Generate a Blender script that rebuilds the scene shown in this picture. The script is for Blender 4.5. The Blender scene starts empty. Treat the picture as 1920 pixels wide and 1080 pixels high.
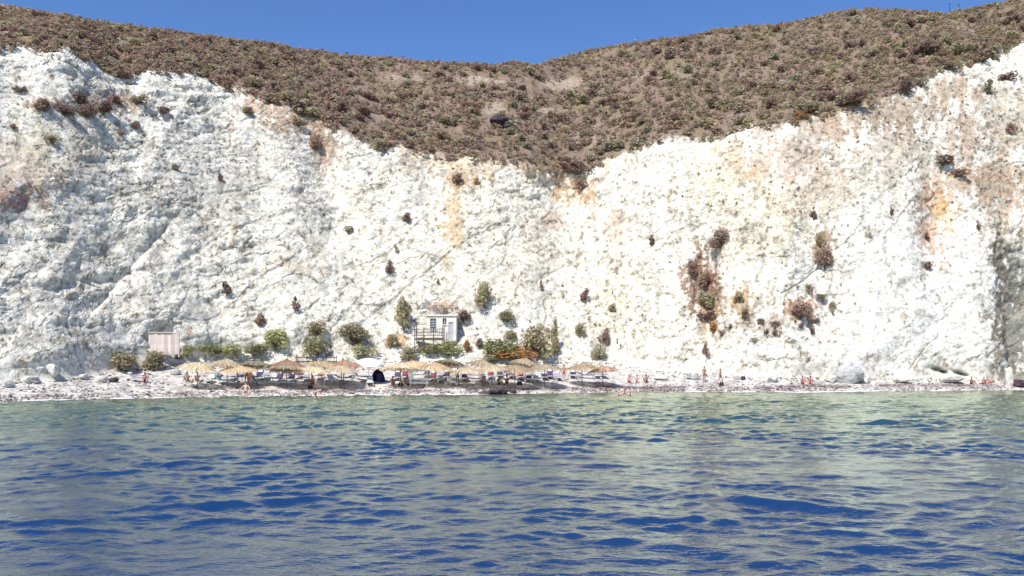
import bpy, bmesh, math, random
import numpy as np
from mathutils import Vector, Matrix

SC = bpy.context.scene
COL = SC.collection
RAD = math.radians

# ------------------------------------------------------------------ camera, sky, sun, exposure
F = 1663.0            # focal length in photo pixels (60 degrees across 1920)
HZ = 690.0            # photo row of the horizon
CAMZ = 2.5            # eye height of someone in a small boat
cam_data = bpy.data.cameras.new('camera')
cam_data.sensor_width = 36.0
cam_data.lens = 36.0 * F / 1920.0
cam_data.shift_y = (HZ - 540.0) / 1920.0
cam_data.clip_start = 0.1
cam_data.clip_end = 9000
cam = bpy.data.objects.new('camera', cam_data)
cam.location = (0, 0, CAMZ)
cam.rotation_euler = (RAD(90), 0, 0)
COL.objects.link(cam)
SC.camera = cam

SUN_EL, SUN_AZ = 52.0, 206.0      # azimuth: compass-like from +Y clockwise (behind the boat, to the left)
SKY_STRENGTH = 0.105
world = bpy.data.worlds.new('World')
SC.world = world
world.use_nodes = True
wn = world.node_tree
bg = wn.nodes['Background']
sky = wn.nodes.new('ShaderNodeTexSky')
sky.sky_type = 'NISHITA'
sky.sun_disc = False
sky.sun_elevation = RAD(SUN_EL)
sky.sun_rotation = RAD(SUN_AZ)
sky.altitude = 0
sky.air_density = 1.0
sky.dust_density = 0.15
sky.ozone_density = 4.0
gam = wn.nodes.new('ShaderNodeHueSaturation')
gam.inputs['Saturation'].default_value = 1.20
gam.inputs['Hue'].default_value = 0.512
gam.inputs['Value'].default_value = 1.0
wn.links.new(sky.outputs[0], gam.inputs['Color'])
wn.links.new(gam.outputs[0], bg.inputs['Color'])
bg.inputs['Strength'].default_value = SKY_STRENGTH

sd = bpy.data.lights.new('sun', 'SUN')
sd.energy = 4.4
sd.angle = RAD(0.53)
sd.color = (1.0, 0.945, 0.86)
sun = bpy.data.objects.new('sun', sd)
COL.objects.link(sun)
dirv = Vector((math.sin(RAD(SUN_AZ)) * math.cos(RAD(SUN_EL)), math.cos(RAD(SUN_AZ)) * math.cos(RAD(SUN_EL)), math.sin(RAD(SUN_EL))))
sun.rotation_euler = dirv.to_track_quat('Z', 'Y').to_euler()
sun.location = dirv * 300

SC.view_settings.view_transform = 'Standard'
SC.view_settings.look = 'None'
SC.view_settings.gamma = 1.0
SC.view_settings.use_curve_mapping = False
SC.view_settings.exposure = 0.55
SC.cycles.max_bounces = 6
SC.cycles.diffuse_bounces = 3
SC.cycles.glossy_bounces = 3

# ------------------------------------------------------------------ noise
def _h(ix, iy, iz):
    n = (ix.astype(np.int64) * 73856093) ^ (iy.astype(np.int64) * 19349663) ^ (iz.astype(np.int64) * 83492791)
    n = n & 0x7fffffff
    n = (n ^ (n >> 13)) * 1274126177 & 0x7fffffff
    n = (n ^ (n >> 16)) * 2246822519 & 0x7fffffff
    n = n ^ (n >> 15)
    return (n & 0xffff).astype(np.float32) / 32767.5 - 1.0

def vnoise(x, y, z):
    fx, fy, fz = np.floor(x), np.floor(y), np.floor(z)
    ix, iy, iz = fx.astype(np.int32), fy.astype(np.int32), fz.astype(np.int32)
    u, v, w = x - fx, y - fy, z - fz
    u = u * u * (3 - 2 * u); v = v * v * (3 - 2 * v); w = w * w * (3 - 2 * w)
    def L(a, b, t): return a + (b - a) * t
    return L(L(L(_h(ix, iy, iz), _h(ix + 1, iy, iz), u), L(_h(ix, iy + 1, iz), _h(ix + 1, iy + 1, iz), u), v),
             L(L(_h(ix, iy, iz + 1), _h(ix + 1, iy, iz + 1), u), L(_h(ix, iy + 1, iz + 1), _h(ix + 1, iy + 1, iz + 1), u), v), w)

def fbm(x, y, z, octaves=4, gain=0.5, ridged=False):
    s = 0; a = 1.0; t = 0
    for k in range(octaves):
        n = vnoise(x + 17.3 * k, y - 9.1 * k, z + 5.7 * k)
        if ridged: n = 1 - 2 * np.abs(n)
        s = s + a * n; t += a; a *= gain
        x, y, z = x * 2.03, y * 2.03, z * 2.03
    return s / t

def sstep(a, b, x):
    t = np.clip((x - a) / (b - a), 0, 1)
    return t * t * (3 - 2 * t)

def poly(pts, x):
    p = np.array(pts, dtype=float)
    return np.interp(x, p[:, 0], p[:, 1])
# ------------------------------------------------------------------ materials
def new_mat(name):
    m = bpy.data.materials.new(name); m.use_nodes = True
    nt = m.node_tree
    return m, nt, nt.nodes['Principled BSDF']

def N(nt, typ, **kw):
    n = nt.nodes.new(typ)
    for k, v in kw.items():
        if k in n.inputs.keys(): n.inputs[k].default_value = v
        else: setattr(n, k, v)
    return n

def mixrgb(nt, blend, fac, a, b):
    n = nt.nodes.new('ShaderNodeMix'); n.data_type = 'RGBA'; n.blend_type = blend
    for i, v in ((0, fac), (6, a), (7, b)):
        if isinstance(v, (int, float)): n.inputs[i].default_value = v
        elif isinstance(v, tuple): n.inputs[i].default_value = v
        else: nt.links.new(v, n.inputs[i])
    return n.outputs[2]

def ramp(nt, fac, stops):
    r = nt.nodes.new('ShaderNodeValToRGB')
    e = r.color_ramp.elements
    while len(e) < len(stops): e.new(0.5)
    for el, (p, c) in zip(e, stops):
        el.position = p; el.color = (c[0], c[1], c[2], 1) if len(c) == 3 else c
    nt.links.new(fac, r.inputs[0])
    return r.outputs[0]

def rock_material(name, speck, bump, rough=0.95):
    m, nt, bs = new_mat(name)
    at = N(nt, 'ShaderNodeAttribute', attribute_name='Col')
    geo = N(nt, 'ShaderNodeNewGeometry')
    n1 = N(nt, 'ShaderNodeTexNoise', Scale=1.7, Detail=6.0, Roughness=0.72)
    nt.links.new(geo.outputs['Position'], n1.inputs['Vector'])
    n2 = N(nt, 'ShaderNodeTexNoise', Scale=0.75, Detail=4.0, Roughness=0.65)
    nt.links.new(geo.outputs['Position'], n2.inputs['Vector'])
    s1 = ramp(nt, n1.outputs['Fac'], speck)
    s2 = ramp(nt, n2.outputs['Fac'], [(0.34, (0.80, 0.79, 0.77)), (0.52, (1, 1, 1)), (0.7, (1.06, 1.06, 1.05))])
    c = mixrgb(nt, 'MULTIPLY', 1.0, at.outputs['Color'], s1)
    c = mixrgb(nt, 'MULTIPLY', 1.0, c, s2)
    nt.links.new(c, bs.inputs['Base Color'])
    bs.inputs['Roughness'].default_value = rough
    bs.inputs['Specular IOR Level'].default_value = 0.15
    b1 = N(nt, 'ShaderNodeTexNoise', Scale=4.5, Detail=5.0, Roughness=0.7)
    nt.links.new(geo.outputs['Position'], b1.inputs['Vector'])
    bp = N(nt, 'ShaderNodeBump', Strength=bump, Distance=0.25)
    nt.links.new(b1.outputs['Fac'], bp.inputs['Height'])
    nt.links.new(bp.outputs[0], bs.inputs['Normal'])
    return m

M_CLIFF = rock_material('white_rock', [(0.32, (0.36, 0.33, 0.28)), (0.42, (0.70, 0.68, 0.62)), (0.50, (0.98, 0.98, 0.97)), (0.75, (1.08, 1.08, 1.06))], 0.6)  # dark stops paint mottling and the shade of small cavities as specks
M_HILL = rock_material('scrub_soil', [(0.32, (0.55, 0.5, 0.5)), (0.5, (1, 1, 1)), (0.72, (1.5, 1.45, 1.35))], 0.6)
M_BEACH = rock_material('shingle', [(0.36, (0.34, 0.31, 0.32)), (0.47, (0.85, 0.84, 0.82)), (0.6, (1, 1, 1)), (0.72, (1.15, 1.13, 1.1))], 0.5)

def mesh_np(name, co, faces, mat, col=None, smooth=False, parent=None, link=True):
    """mesh from numpy arrays; faces: (n,3) or (n,4)"""
    me = bpy.data.meshes.new(name)
    k = faces.shape[1]
    me.vertices.add(len(co)); me.vertices.foreach_set('co', np.ascontiguousarray(co, dtype=np.float32).ravel())
    me.loops.add(faces.size); me.loops.foreach_set('vertex_index', np.ascontiguousarray(faces, dtype=np.int32).ravel())
    me.polygons.add(len(faces))
    me.polygons.foreach_set('loop_start', np.arange(0, faces.size, k, dtype=np.int32))
    me.update(calc_edges=True)
    me.validate()
    if smooth: me.shade_smooth()
    else: me.shade_flat()
    if col is not None:
        a = me.attributes.new('Col', 'FLOAT_COLOR', 'POINT')
        c = np.ones((len(co), 4), dtype=np.float32); c[:, :3] = col
        a.data.foreach_set('color', c.ravel())
    if mat: me.materials.append(mat)
    if not link: return me
    o = bpy.data.objects.new(name, me); COL.objects.link(o)
    if parent: o.parent = parent
    return o

# ------------------------------------------------------------------ terrain: shore, cliff, hill
SHORE = [(-600, 772), (0, 754), (200, 748), (460, 743.5), (700, 741), (960, 739), (1150, 735.5), (1300, 735), (1500, 735), (1920, 731), (2500, 728)]
BASE = [(-600, 716), (0, 722), (120, 716), (220, 700), (330, 690), (420, 682), (1140, 684), (1230, 700), (1400, 713), (1560, 715), (1760, 715), (1920, 717), (2500, 717)]
RIM = [(-600, 60), (0, 92), (60, 85), (110, 90), (190, 118), (225, 148), (300, 128), (345, 132), (400, 155), (470, 178), (540, 198), (600, 222), (650, 250), (700, 276), (760, 281), (830, 301), (880, 298), (950, 306), (1010, 316), (1052, 334), (1095, 324), (1150, 296), (1220, 272), (1290, 262), (1350, 262), (1385, 243), (1412, 232), (1460, 240), (1530, 222), (1580, 205), (1640, 190), (1690, 172), (1740, 145), (1830, 112), (1920, 80), (2500, -60)]
RIDGE = [(-600, -70), (-200, -20), (0, 5), (60, 18), (150, 32), (300, 55), (400, 68), (500, 80), (640, 102), (760, 111), (860, 119), (920, 122), (960, 117), (1010, 120), (1060, 106), (1120, 90), (1200, 79), (1280, 69), (1350, 54), (1440, 46), (1500, 40), (1560, 22), (1620, 16), (1700, 19), (1770, 24), (1850, 11), (1920, -6), (2100, -40), (2500, -70)]
NC, NR, NB = 1300, 380, 14
PX = np.linspace(-430, 2350, NC)
n1d = lambda s, seed: vnoise(PX / s, PX * 0 + seed, PX * 0 + 0.5)
def smooth1(a, w):
    k = np.hanning(w); k /= k.sum()
    return np.convolve(np.pad(a, w // 2, 'edge'), k, 'valid')
S_ = smooth1(poly(SHORE, PX), 81) + 0.35 * n1d(70, 1)
B_ = smooth1(poly(BASE, PX), 31) + 2.5 * n1d(90, 3) + 1.2 * n1d(26, 4)
RM_ = poly(RIM, PX) + 5 * n1d(34, 5) + 4 * n1d(11, 6)
RD_ = poly(RIDGE, PX) + 1.5 * n1d(40, 7)
UNDER = 16.0
T = np.linspace(0, 1, NR)[:, None]
PY = (S_ + UNDER)[None, :] + T * (RD_ - S_ - UNDER)[None, :]
PXX = np.broadcast_to(PX[None, :], PY.shape)
E = (HZ - PY) / F
# slope (tangent) along the line of sight, by zone
up_base = B_[None, :] - PY              # rows above the foot of the cliff
up_rim = RM_[None, :] - PY              # rows above the rim
wob = fbm(PXX / 150.0 + PY / 300.0, PY / 80.0, PY * 0 + 3.3, 3)
tanB = 0.17
talus = np.exp(-((PX - 820) / 330.0) ** 2)[None, :]
tanC = 1.75 + 0.75 * wob - 0.25 * sstep(200, 0, -up_rim) + 0.5 * sstep(1500, 1700, PXX) * sstep(420, 600, PY)
tanT = 0.75 + 0.2 * wob
c1 = sstep(0, 10 + 45 * talus, up_base)
tan = tanB + (tanT - tanB) * sstep(-1, 3, up_base)
tan = tan + (tanC - tan) * sstep(4 + 24 * talus, 16 + 60 * talus, up_base)
tanH = 0.64 + 0.16 * fbm(PXX / 120.0, PY / 60.0, PY * 0 + 8.8, 3)
tan = tan + (tanH - tan) * sstep(-14, 18, up_rim)
tan = np.maximum(tan, E + 0.10)
D0 = CAMZ * F / (S_ - HZ)
dPY = -(np.diff(PY, axis=0))
rate = (dPY / F) / (0.5 * (tan[1:] + tan[:-1]) - 0.5 * (E[1:] + E[:-1]))
lnD = np.vstack([np.zeros((1, NC)), np.cumsum(rate, axis=0)])
k0 = np.argmin(np.abs(PY - S_[None, :]), axis=0)
lnD = lnD - lnD[k0, np.arange(NC)][None, :] + np.log(D0)[None, :]
# smooth neighbouring columns apart from wobble (keeps ridges continuous)
ker = np.hanning(33); ker /= ker.sum()
lnD = np.apply_along_axis(lambda r: np.convolve(np.pad(r, 16, 'edge'), ker, 'valid'), 1, lnD)
# buttresses and gullies: pushed nearer / further along the sight line, on the rock only
inC = sstep(2, 60, up_base) * sstep(40, -30, up_rim)
inH = sstep(0, 80, up_rim)
def bump2(cx, cy, rx, ry, ang=0):
    c, s = math.cos(RAD(ang)), math.sin(RAD(ang))
    u = ((PXX - cx) * c + (PY - cy) * s) / rx; v = (-(PXX - cx) * s + (PY - cy) * c) / ry
    return np.exp(-(u * u + v * v))
gul = fbm(PXX / 150.0 + PY / 260.0, PY / 210.0 - PXX / 600.0, PY * 0 + 1.7, 3, 0.5, ridged=True)
off = -0.008 * gul + 0.011 * fbm(PXX / 150.0, PY / 150.0, PY * 0 + 6.1, 3)
off = off - 0.018 * bump2(330, 400, 230, 280) - 0.03 * bump2(1480, 420, 110, 200) - 0.015 * bump2(1720, 500, 140, 160)
off = off + 0.035 * bump2(1060, 380, 90, 220) + 0.03 * bump2(610, 330, 40, 160, -18) + 0.025 * bump2(1330, 560, 26, 130, -6)
off = off + 0.03 * bump2(1745, 420, 28, 90, 4) + 0.010 * bump2(160, 560, 70, 120)
# diagonal cleft on the left buttress
lx = 300 - (PY - 440) * 0.86
cl = (PXX - lx) / 14.0
off = off + 0.007 * np.exp(-np.clip(-cl, 0, None) * 0.35) * sstep(1.0, -0.2, cl) * sstep(380, 450, PY) * sstep(640, 560, PY)
# tilted slab steps at the lower left
slab = np.mod((PXX * 0.62 + PY * 0.78) / 62.0 + 0.35 * fbm(PXX / 60, PY / 60, PY * 0 + 4, 2), 1.0)
off = off + 0.002 * (np.abs(2 * slab - 1) - 0.5) * sstep(470, 300, PXX) * sstep(380, 470, PY) * sstep(0, 12, up_base)
off = off + 0.022 * bump2(305, 640, 34, 30) + 0.014 * bump2(828, 606, 40, 30)
off = off * inC + inH * 0.02 * fbm(PXX / 170.0, PY / 70.0, PY * 0 + 2.9, 3)
for cx, cy, rx, ry in ((1755, 692, 12, 4), (1800, 700, 14, 3.5), (1768, 697, 6, 3)):
    off = off + 0.013 * bump2(cx, cy, rx, ry, 18)
# recess at the right end of the beach, behind the bright buttress
edge = poly([(0, 2000), (380, 1990), (420, 1872), (480, 1862), (540, 1868), (600, 1880), (680, 1886), (730, 1884)], PY.ravel()).reshape(PY.shape) + 4 * vnoise(PY / 14, PY * 0 + 3, PY * 0)
off = off - 0.008 * bump2(1850, 600, 40, 120) + 0.052 * sstep(-2, 3, PXX - edge) * sstep(400, 620, PY) * sstep(-2, 10, up_base) * sstep(2060, 1990, PXX)
lnD = lnD + off
Dg = np.exp(lnD)
X = (PXX - 960) / F * Dg
Y = Dg
Z = CAMZ + E * Dg
# rows behind the ridge
bx, by, bz = [X], [Y], [Z]
for k in range(1, NB + 1):
    d = 2.0 * k ** 1.7
    bx.append((X[-1] * (1 + d / Y[-1]))[None]); by.append((Y[-1] + d)[None]); bz.append((Z[-1] - 0.1 * d - 0.0025 * d * d)[None])
X = np.vstack(bx); Y = np.vstack(by); Z = np.vstack(bz)
ext = lambda a: np.vstack([a, np.repeat(a[-1:], NB, 0)])
upb, upr, inCe, PYe, PXe = ext(up_base), ext(up_rim), ext(inC), ext(PY), ext(PXX)
inHe = ext(inH)
# relief along the surface normal
P = np.stack([X, Y, Z], -1)
du = np.gradient(P, axis=1); dv = np.gradient(P, axis=0)
Nn = np.cross(du, dv); Nn /= np.linalg.norm(Nn, axis=-1, keepdims=True) + 1e-9
x, y, z = X.astype(np.float32), Y.astype(np.float32), Z.astype(np.float32)
def worley(x, y, z):
    fx, fy, fz = np.floor(x), np.floor(y), np.floor(z)
    b1 = np.full(x.shape, 9.0, np.float32); idv = np.zeros(x.shape, np.float32)
    for i in (-1, 0, 1):
        for j in (-1, 0, 1):
            for k in (-1, 0, 1):
                cx, cy, cz = fx + i, fy + j, fz + k
                ix, iy, iz = cx.astype(np.int32), cy.astype(np.int32), cz.astype(np.int32)
                h1, h2, h3 = _h(ix, iy, iz), _h(ix + 57, iy, iz), _h(ix, iy + 91, iz)
                d = (cx + .5 + .45 * h1 - x) ** 2 + (cy + .5 + .45 * h2 - y) ** 2 + (cz + .5 + .45 * h3 - z) ** 2
                m = d < b1
                b1 = np.where(m, d, b1); idv = np.where(m, h1 * 0.5 + h2 * 0.5, idv)
    return np.sqrt(b1), idv
w1, c1_ = worley(x / 2.3, y / 2.3, z / 1.6)
w2, c2_ = worley(x / 0.9 + 7, y / 0.9, z / 0.65)
r1 = fbm(x / 3.2, y / 3.2, z / 3.2, 4, 0.55, ridged=True)
r2 = fbm(x / 0.75, y / 0.75, z / 0.75, 2, 0.6)
strat = fbm((x + 0.5 * z) / 5.0, y / 5.0, (z - 0.45 * x) / 0.9, 2)
rough_zone = np.clip(0.72 + 0.9 * fbm(PXe / 110, PYe / 90, PYe * 0 + 9.5, 3), 0.2, 1.3)
smooth_zone = 1 - 0.6 * np.exp(-(((PXe - 1700) / 150) ** 2 + ((PYe - 560) / 130) ** 2))
hC = ((0.24 * (0.6 - w1) + 0.18 * c1_ + 0.22 * r1) * (0.8 + 0.2 * sstep(650, 250, PXe)) + 0.13 * (0.5 - w2) + 0.13 * c2_ + 0.13 * r2 + 0.22 * strat) * rough_zone * smooth_zone
ck = 1 - np.abs(fbm((x + 0.7 * z) / 22.0 + 3 + 0.05 * r1, y / 16.0, (z - 0.9 * x) / 7.0 + 0.10 * r1, 2, 0.4)) * 2.6
crack = sstep(0.86, 0.99, ck + 0.10 * r2 + 0.08 * r1) * sstep(-0.1, 0.25, r1 + 0.4 * r2)
hC = hC - 0.16 * crack
hH = 0.35 * fbm(x / 4, y / 4, z / 4, 3) + 0.12 * r2
hB = 0.03 * fbm(x / 1.5, y / 1.5, z, 3)
h = hC * np.clip(inCe * 1.4, 0, 1) * (1 - inHe * 0.4) + hH * inHe + hB * sstep(4, -4, upb) * sstep(-70, -45, -(ext(S_[None, :] - PY) * 0 + 46))
P = P + Nn * (h * np.where(Nn[..., 1:2] < 0, 1, 1)[..., 0])[..., None]

# ---- colours (albedo of rock, earth and dry growth, with some shade painted in)
def blend(c, col, w): return c + (np.array(col, dtype=np.float32) - c) * np.clip(w, 0, 1)[..., None]
nzA = fbm(PXe / 40, PYe / 40, PYe * 0 + 11, 5, 0.62)
nzB = fbm(PXe / 16, PYe / 16, PYe * 0 + 12, 4, 0.65)
nzC = fbm(PXe / 6, PYe / 6, PYe * 0 + 13, 3, 0.7)
nzS = fbm(PXe / 11 + 0.3 * nzA, PYe / 48, PYe * 0 + 14, 4, 0.65)
C = np.zeros(P.shape, np.float32) + np.array((0.70, 0.68, 0.62), np.float32)
C = blend(C, (0.72, 0.665, 0.54), 0.6 * np.exp(-(((PXe - 980) / 330) ** 2 + ((PYe - 470) / 190) ** 2)) * (0.6 + 0.9 * nzA))
C = blend(C, (0.70, 0.675, 0.605), 0.7 * np.exp(-(((PXe - 200) / 260) ** 2 + ((PYe - 580) / 130) ** 2)) * (0.7 + nzA))
C = blend(C, (0.80, 0.785, 0.745), 0.9 * np.exp(-(((PXe - 1690) / 170) ** 2 + ((PYe - 560) / 150) ** 2)))
blobs = [  # cx, cy, rx, ry, colour, strength
 (570, 222, 85, 40, (0.44, 0.33, 0.25), 1.1), (600, 275, 30, 40, (0.36, 0.25, 0.19), 1.0), (500, 195, 60, 25, (0.52, 0.38, 0.28), 0.9),
 (850, 425, 26, 64, (0.60, 0.44, 0.27), 0.9), (860, 330, 30, 26, (0.42, 0.27, 0.17), 0.9), (840, 480, 18, 30, (0.62, 0.44, 0.24), 0.8),
 (1065, 350, 60, 36, (0.50, 0.34, 0.22), 1.0), (1150, 430, 30, 50, (0.62, 0.48, 0.38), 0.7), (1030, 410, 40, 20, (0.50, 0.37, 0.28), 0.7),
 (940, 300, 180, 45, (0.56, 0.44, 0.30), 0.75), (1350, 330, 80, 60, (0.62, 0.56, 0.42), 0.8), (1415, 310, 40, 44, (0.52, 0.37, 0.24), 0.8),
 (1430, 420, 110, 80, (0.62, 0.56, 0.44), 0.8), (1520, 360, 90, 70, (0.58, 0.50, 0.38), 0.7),
 (1755, 370, 46, 44, (0.50, 0.32, 0.22), 0.95), (1745, 440, 30, 60, (0.46, 0.33, 0.25), 0.9), (1780, 400, 30, 40, (0.62, 0.45, 0.22), 0.7),
 (1320, 535, 36, 60, (0.27, 0.16, 0.11), 1.1), (1335, 600, 26, 40, (0.50, 0.33, 0.20), 0.9), (1390, 565, 32, 34, (0.44, 0.31, 0.19), 1.0),
 (1505, 580, 30, 36, (0.34, 0.20, 0.12), 1.0), (1545, 470, 24, 36, (0.40, 0.29, 0.21), 0.9), (1430, 610, 50, 26, (0.40, 0.32, 0.25), 0.7),
 (1850, 330, 90, 60, (0.42, 0.31, 0.22), 0.95), (1880, 230, 70, 80, (0.42, 0.38, 0.30), 0.8), (1680, 270, 110, 60, (0.46, 0.40, 0.33), 0.8),
 (1600, 320, 170, 80, (0.55, 0.49, 0.40), 0.55), (1500, 300, 60, 50, (0.50, 0.40, 0.31), 0.8), (1820, 260, 70, 60, (0.48, 0.38, 0.30), 0.9), (1900, 380, 60, 40, (0.42, 0.32, 0.24), 0.9), (1560, 240, 90, 28, (0.40, 0.28, 0.20), 0.9), (1660, 210, 120, 45, (0.34, 0.26, 0.19), 0.8), (1780, 175, 60, 30, (0.42, 0.31, 0.22), 0.8), (1480, 260, 90, 40, (0.52, 0.44, 0.37), 0.6),
 (1880, 430, 40, 50, (0.50, 0.40, 0.30), 0.7), (1902, 620, 40, 150, (0.24, 0.24, 0.215), 1.4), (1874, 560, 20, 130, (0.21, 0.18, 0.155), 1.4),  # last two paint the shade of the right recess into the rock
 (35, 375, 65, 34, (0.36, 0.24, 0.21), 1.0), (60, 315, 110, 50, (0.52, 0.42, 0.34), 0.8), (170, 195, 110, 26, (0.38, 0.29, 0.22), 0.8), (110, 270, 120, 50, (0.50, 0.47, 0.36), 0.6),
 (350, 370, 190, 70, (0.52, 0.50, 0.45), 0.8), (420, 300, 160, 50, (0.54, 0.53, 0.49), 0.6), (560, 500, 60, 22, (0.62, 0.52, 0.40), 0.6), (100, 470, 120, 80, (0.58, 0.55, 0.48), 0.5),
 (962, 662, 46, 10, (0.48, 0.22, 0.07), 1.2), (1160, 580, 60, 70, (0.60, 0.54, 0.40), 0.6), (1130, 650, 26, 30, (0.40, 0.36, 0.31), 0.8),
 (740, 640, 22, 12, (0.52, 0.32, 0.14), 0.8), (280, 690, 80, 12, (0.62, 0.46, 0.32), 0.8), (215, 640, 60, 22, (0.50, 0.51, 0.52), 0.7), (830, 575, 30, 12, (0.5, 0.33, 0.24), 0.7)]
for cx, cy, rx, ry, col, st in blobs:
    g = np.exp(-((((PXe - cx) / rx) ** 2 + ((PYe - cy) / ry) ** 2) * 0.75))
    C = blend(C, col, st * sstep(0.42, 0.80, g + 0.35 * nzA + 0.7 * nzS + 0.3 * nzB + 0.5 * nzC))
# grey-green lichen, crumbs, and painted specks for the shade in rock cavities
C = blend(C, (0.42, 0.405, 0.34), 0.75 * sstep(0.20, 0.58, nzB + 0.6 * nzC + 0.25 * nzA - 0.25 * (1 - smooth_zone)))
C = blend(C, (0.16, 0.14, 0.11), 0.75 * sstep(0.38, 0.62, nzC + 0.35 * nzB + 0.3 * nzA - 0.4 * (1 - smooth_zone)))
# joints between blocks turn greyer
C = blend(C, (0.40, 0.38, 0.34), 0.55 * sstep(0.62, 0.85, w1 + 0.15 * nzC))
C = blend(C, (0.30, 0.275, 0.235), 0.45 * crack * (0.4 + 0.9 * nzB))
# hillside earth
hill = np.zeros(P.shape, np.float32) + np.array((0.215, 0.158, 0.125), np.float32)
hill = blend(hill, (0.205, 0.165, 0.105), sstep(-0.2, 0.5, nzA))
hill = blend(hill, (0.135, 0.098, 0.085), sstep(0.1, 0.5, -nzB))
for cx, cy, rx, ry, st in [(900, 152, 50, 10, 1), (1060, 158, 55, 14, 1), (1020, 205, 40, 8, .8), (930, 205, 30, 12, .8), (20, 62, 40, 6, .8), (230, 75, 30, 8, .5), (760, 145, 50, 8, .7), (1230, 140, 80, 12, .4), (690, 215, 50, 12, .4), (1110, 260, 60, 20, .4)]:
    g = np.exp(-(((PXe - cx) / rx) ** 2 + ((PYe - cy) / ry) ** 2))
    hill = blend(hill, (0.34, 0.28, 0.22), st * sstep(0.35, 0.8, g + 0.4 * nzB + 0.3 * nzC))
hw = sstep(-6, 8, upr + 10 * nzB + 6 * nzC)
C = C + (hill - C) * hw[..., None]
# beach
beach = np.zeros(P.shape, np.float32) + np.array((0.63, 0.61, 0.575), np.float32)
beach = blend(beach, (0.44, 0.41, 0.40), sstep(0.0, 0.4, nzB))
upS = ext(S_[None, :] - PY)
line = np.exp(-((upS - 9 - 3 * fbm(PXe / 80, PYe * 0, PYe * 0 + 2, 2)) / 3.2) ** 2) * sstep(-0.35, 0.25, fbm(PXe / 45, PYe / 30, PYe * 0 + 21, 3))
beach = blend(beach, (0.135, 0.075, 0.085), 0.9 * line * sstep(-0.5, 0.2, nzC + 0.2))
beach = blend(beach, (0.66, 0.55, 0.41), 0.5 * sstep(-16, -4, upb) * sstep(300, 420, PXe) * sstep(1200, 1100, PXe))
bw = sstep(3, -5, upb + 3 * nzC)
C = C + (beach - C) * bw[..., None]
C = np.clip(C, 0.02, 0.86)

NRT = NR + NB
ids = np.arange(NRT * NC).reshape(NRT, NC)
quads = np.stack([ids[:-1, :-1], ids[:-1, 1:], ids[1:, 1:], ids[1:, :-1]], -1)
qr, qb = upr[:-1, :-1], upb[:-1, :-1]
cls = np.where(qr > 2, 2, np.where(qb > -2, 1, 0))
Pf, Cf = P.reshape(-1, 3), C.reshape(-1, 3)
for k, (nm, mt) in enumerate((('beach', M_BEACH), ('cliff', M_CLIFF), ('hillside', M_HILL))):
    q = quads[cls == k]
    u, inv = np.unique(q, return_inverse=True)
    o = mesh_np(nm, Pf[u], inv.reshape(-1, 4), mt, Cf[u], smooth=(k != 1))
    o['kind'] = 'structure'

def ground(px, py):
    """point of the finished ground seen at a photo pixel, and the metres per photo pixel there"""
    c = int(np.clip(round((px - PX[0]) / (PX[1] - PX[0])), 1, NC - 2))
    top, bot = RD_[c], S_[c] + UNDER
    r = int(np.clip(round((py - bot) / (top - bot) * (NR - 1)), 0, NR - 1))
    p = P[r, c]
    return Vector(p), float(p[1]) / F

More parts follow.
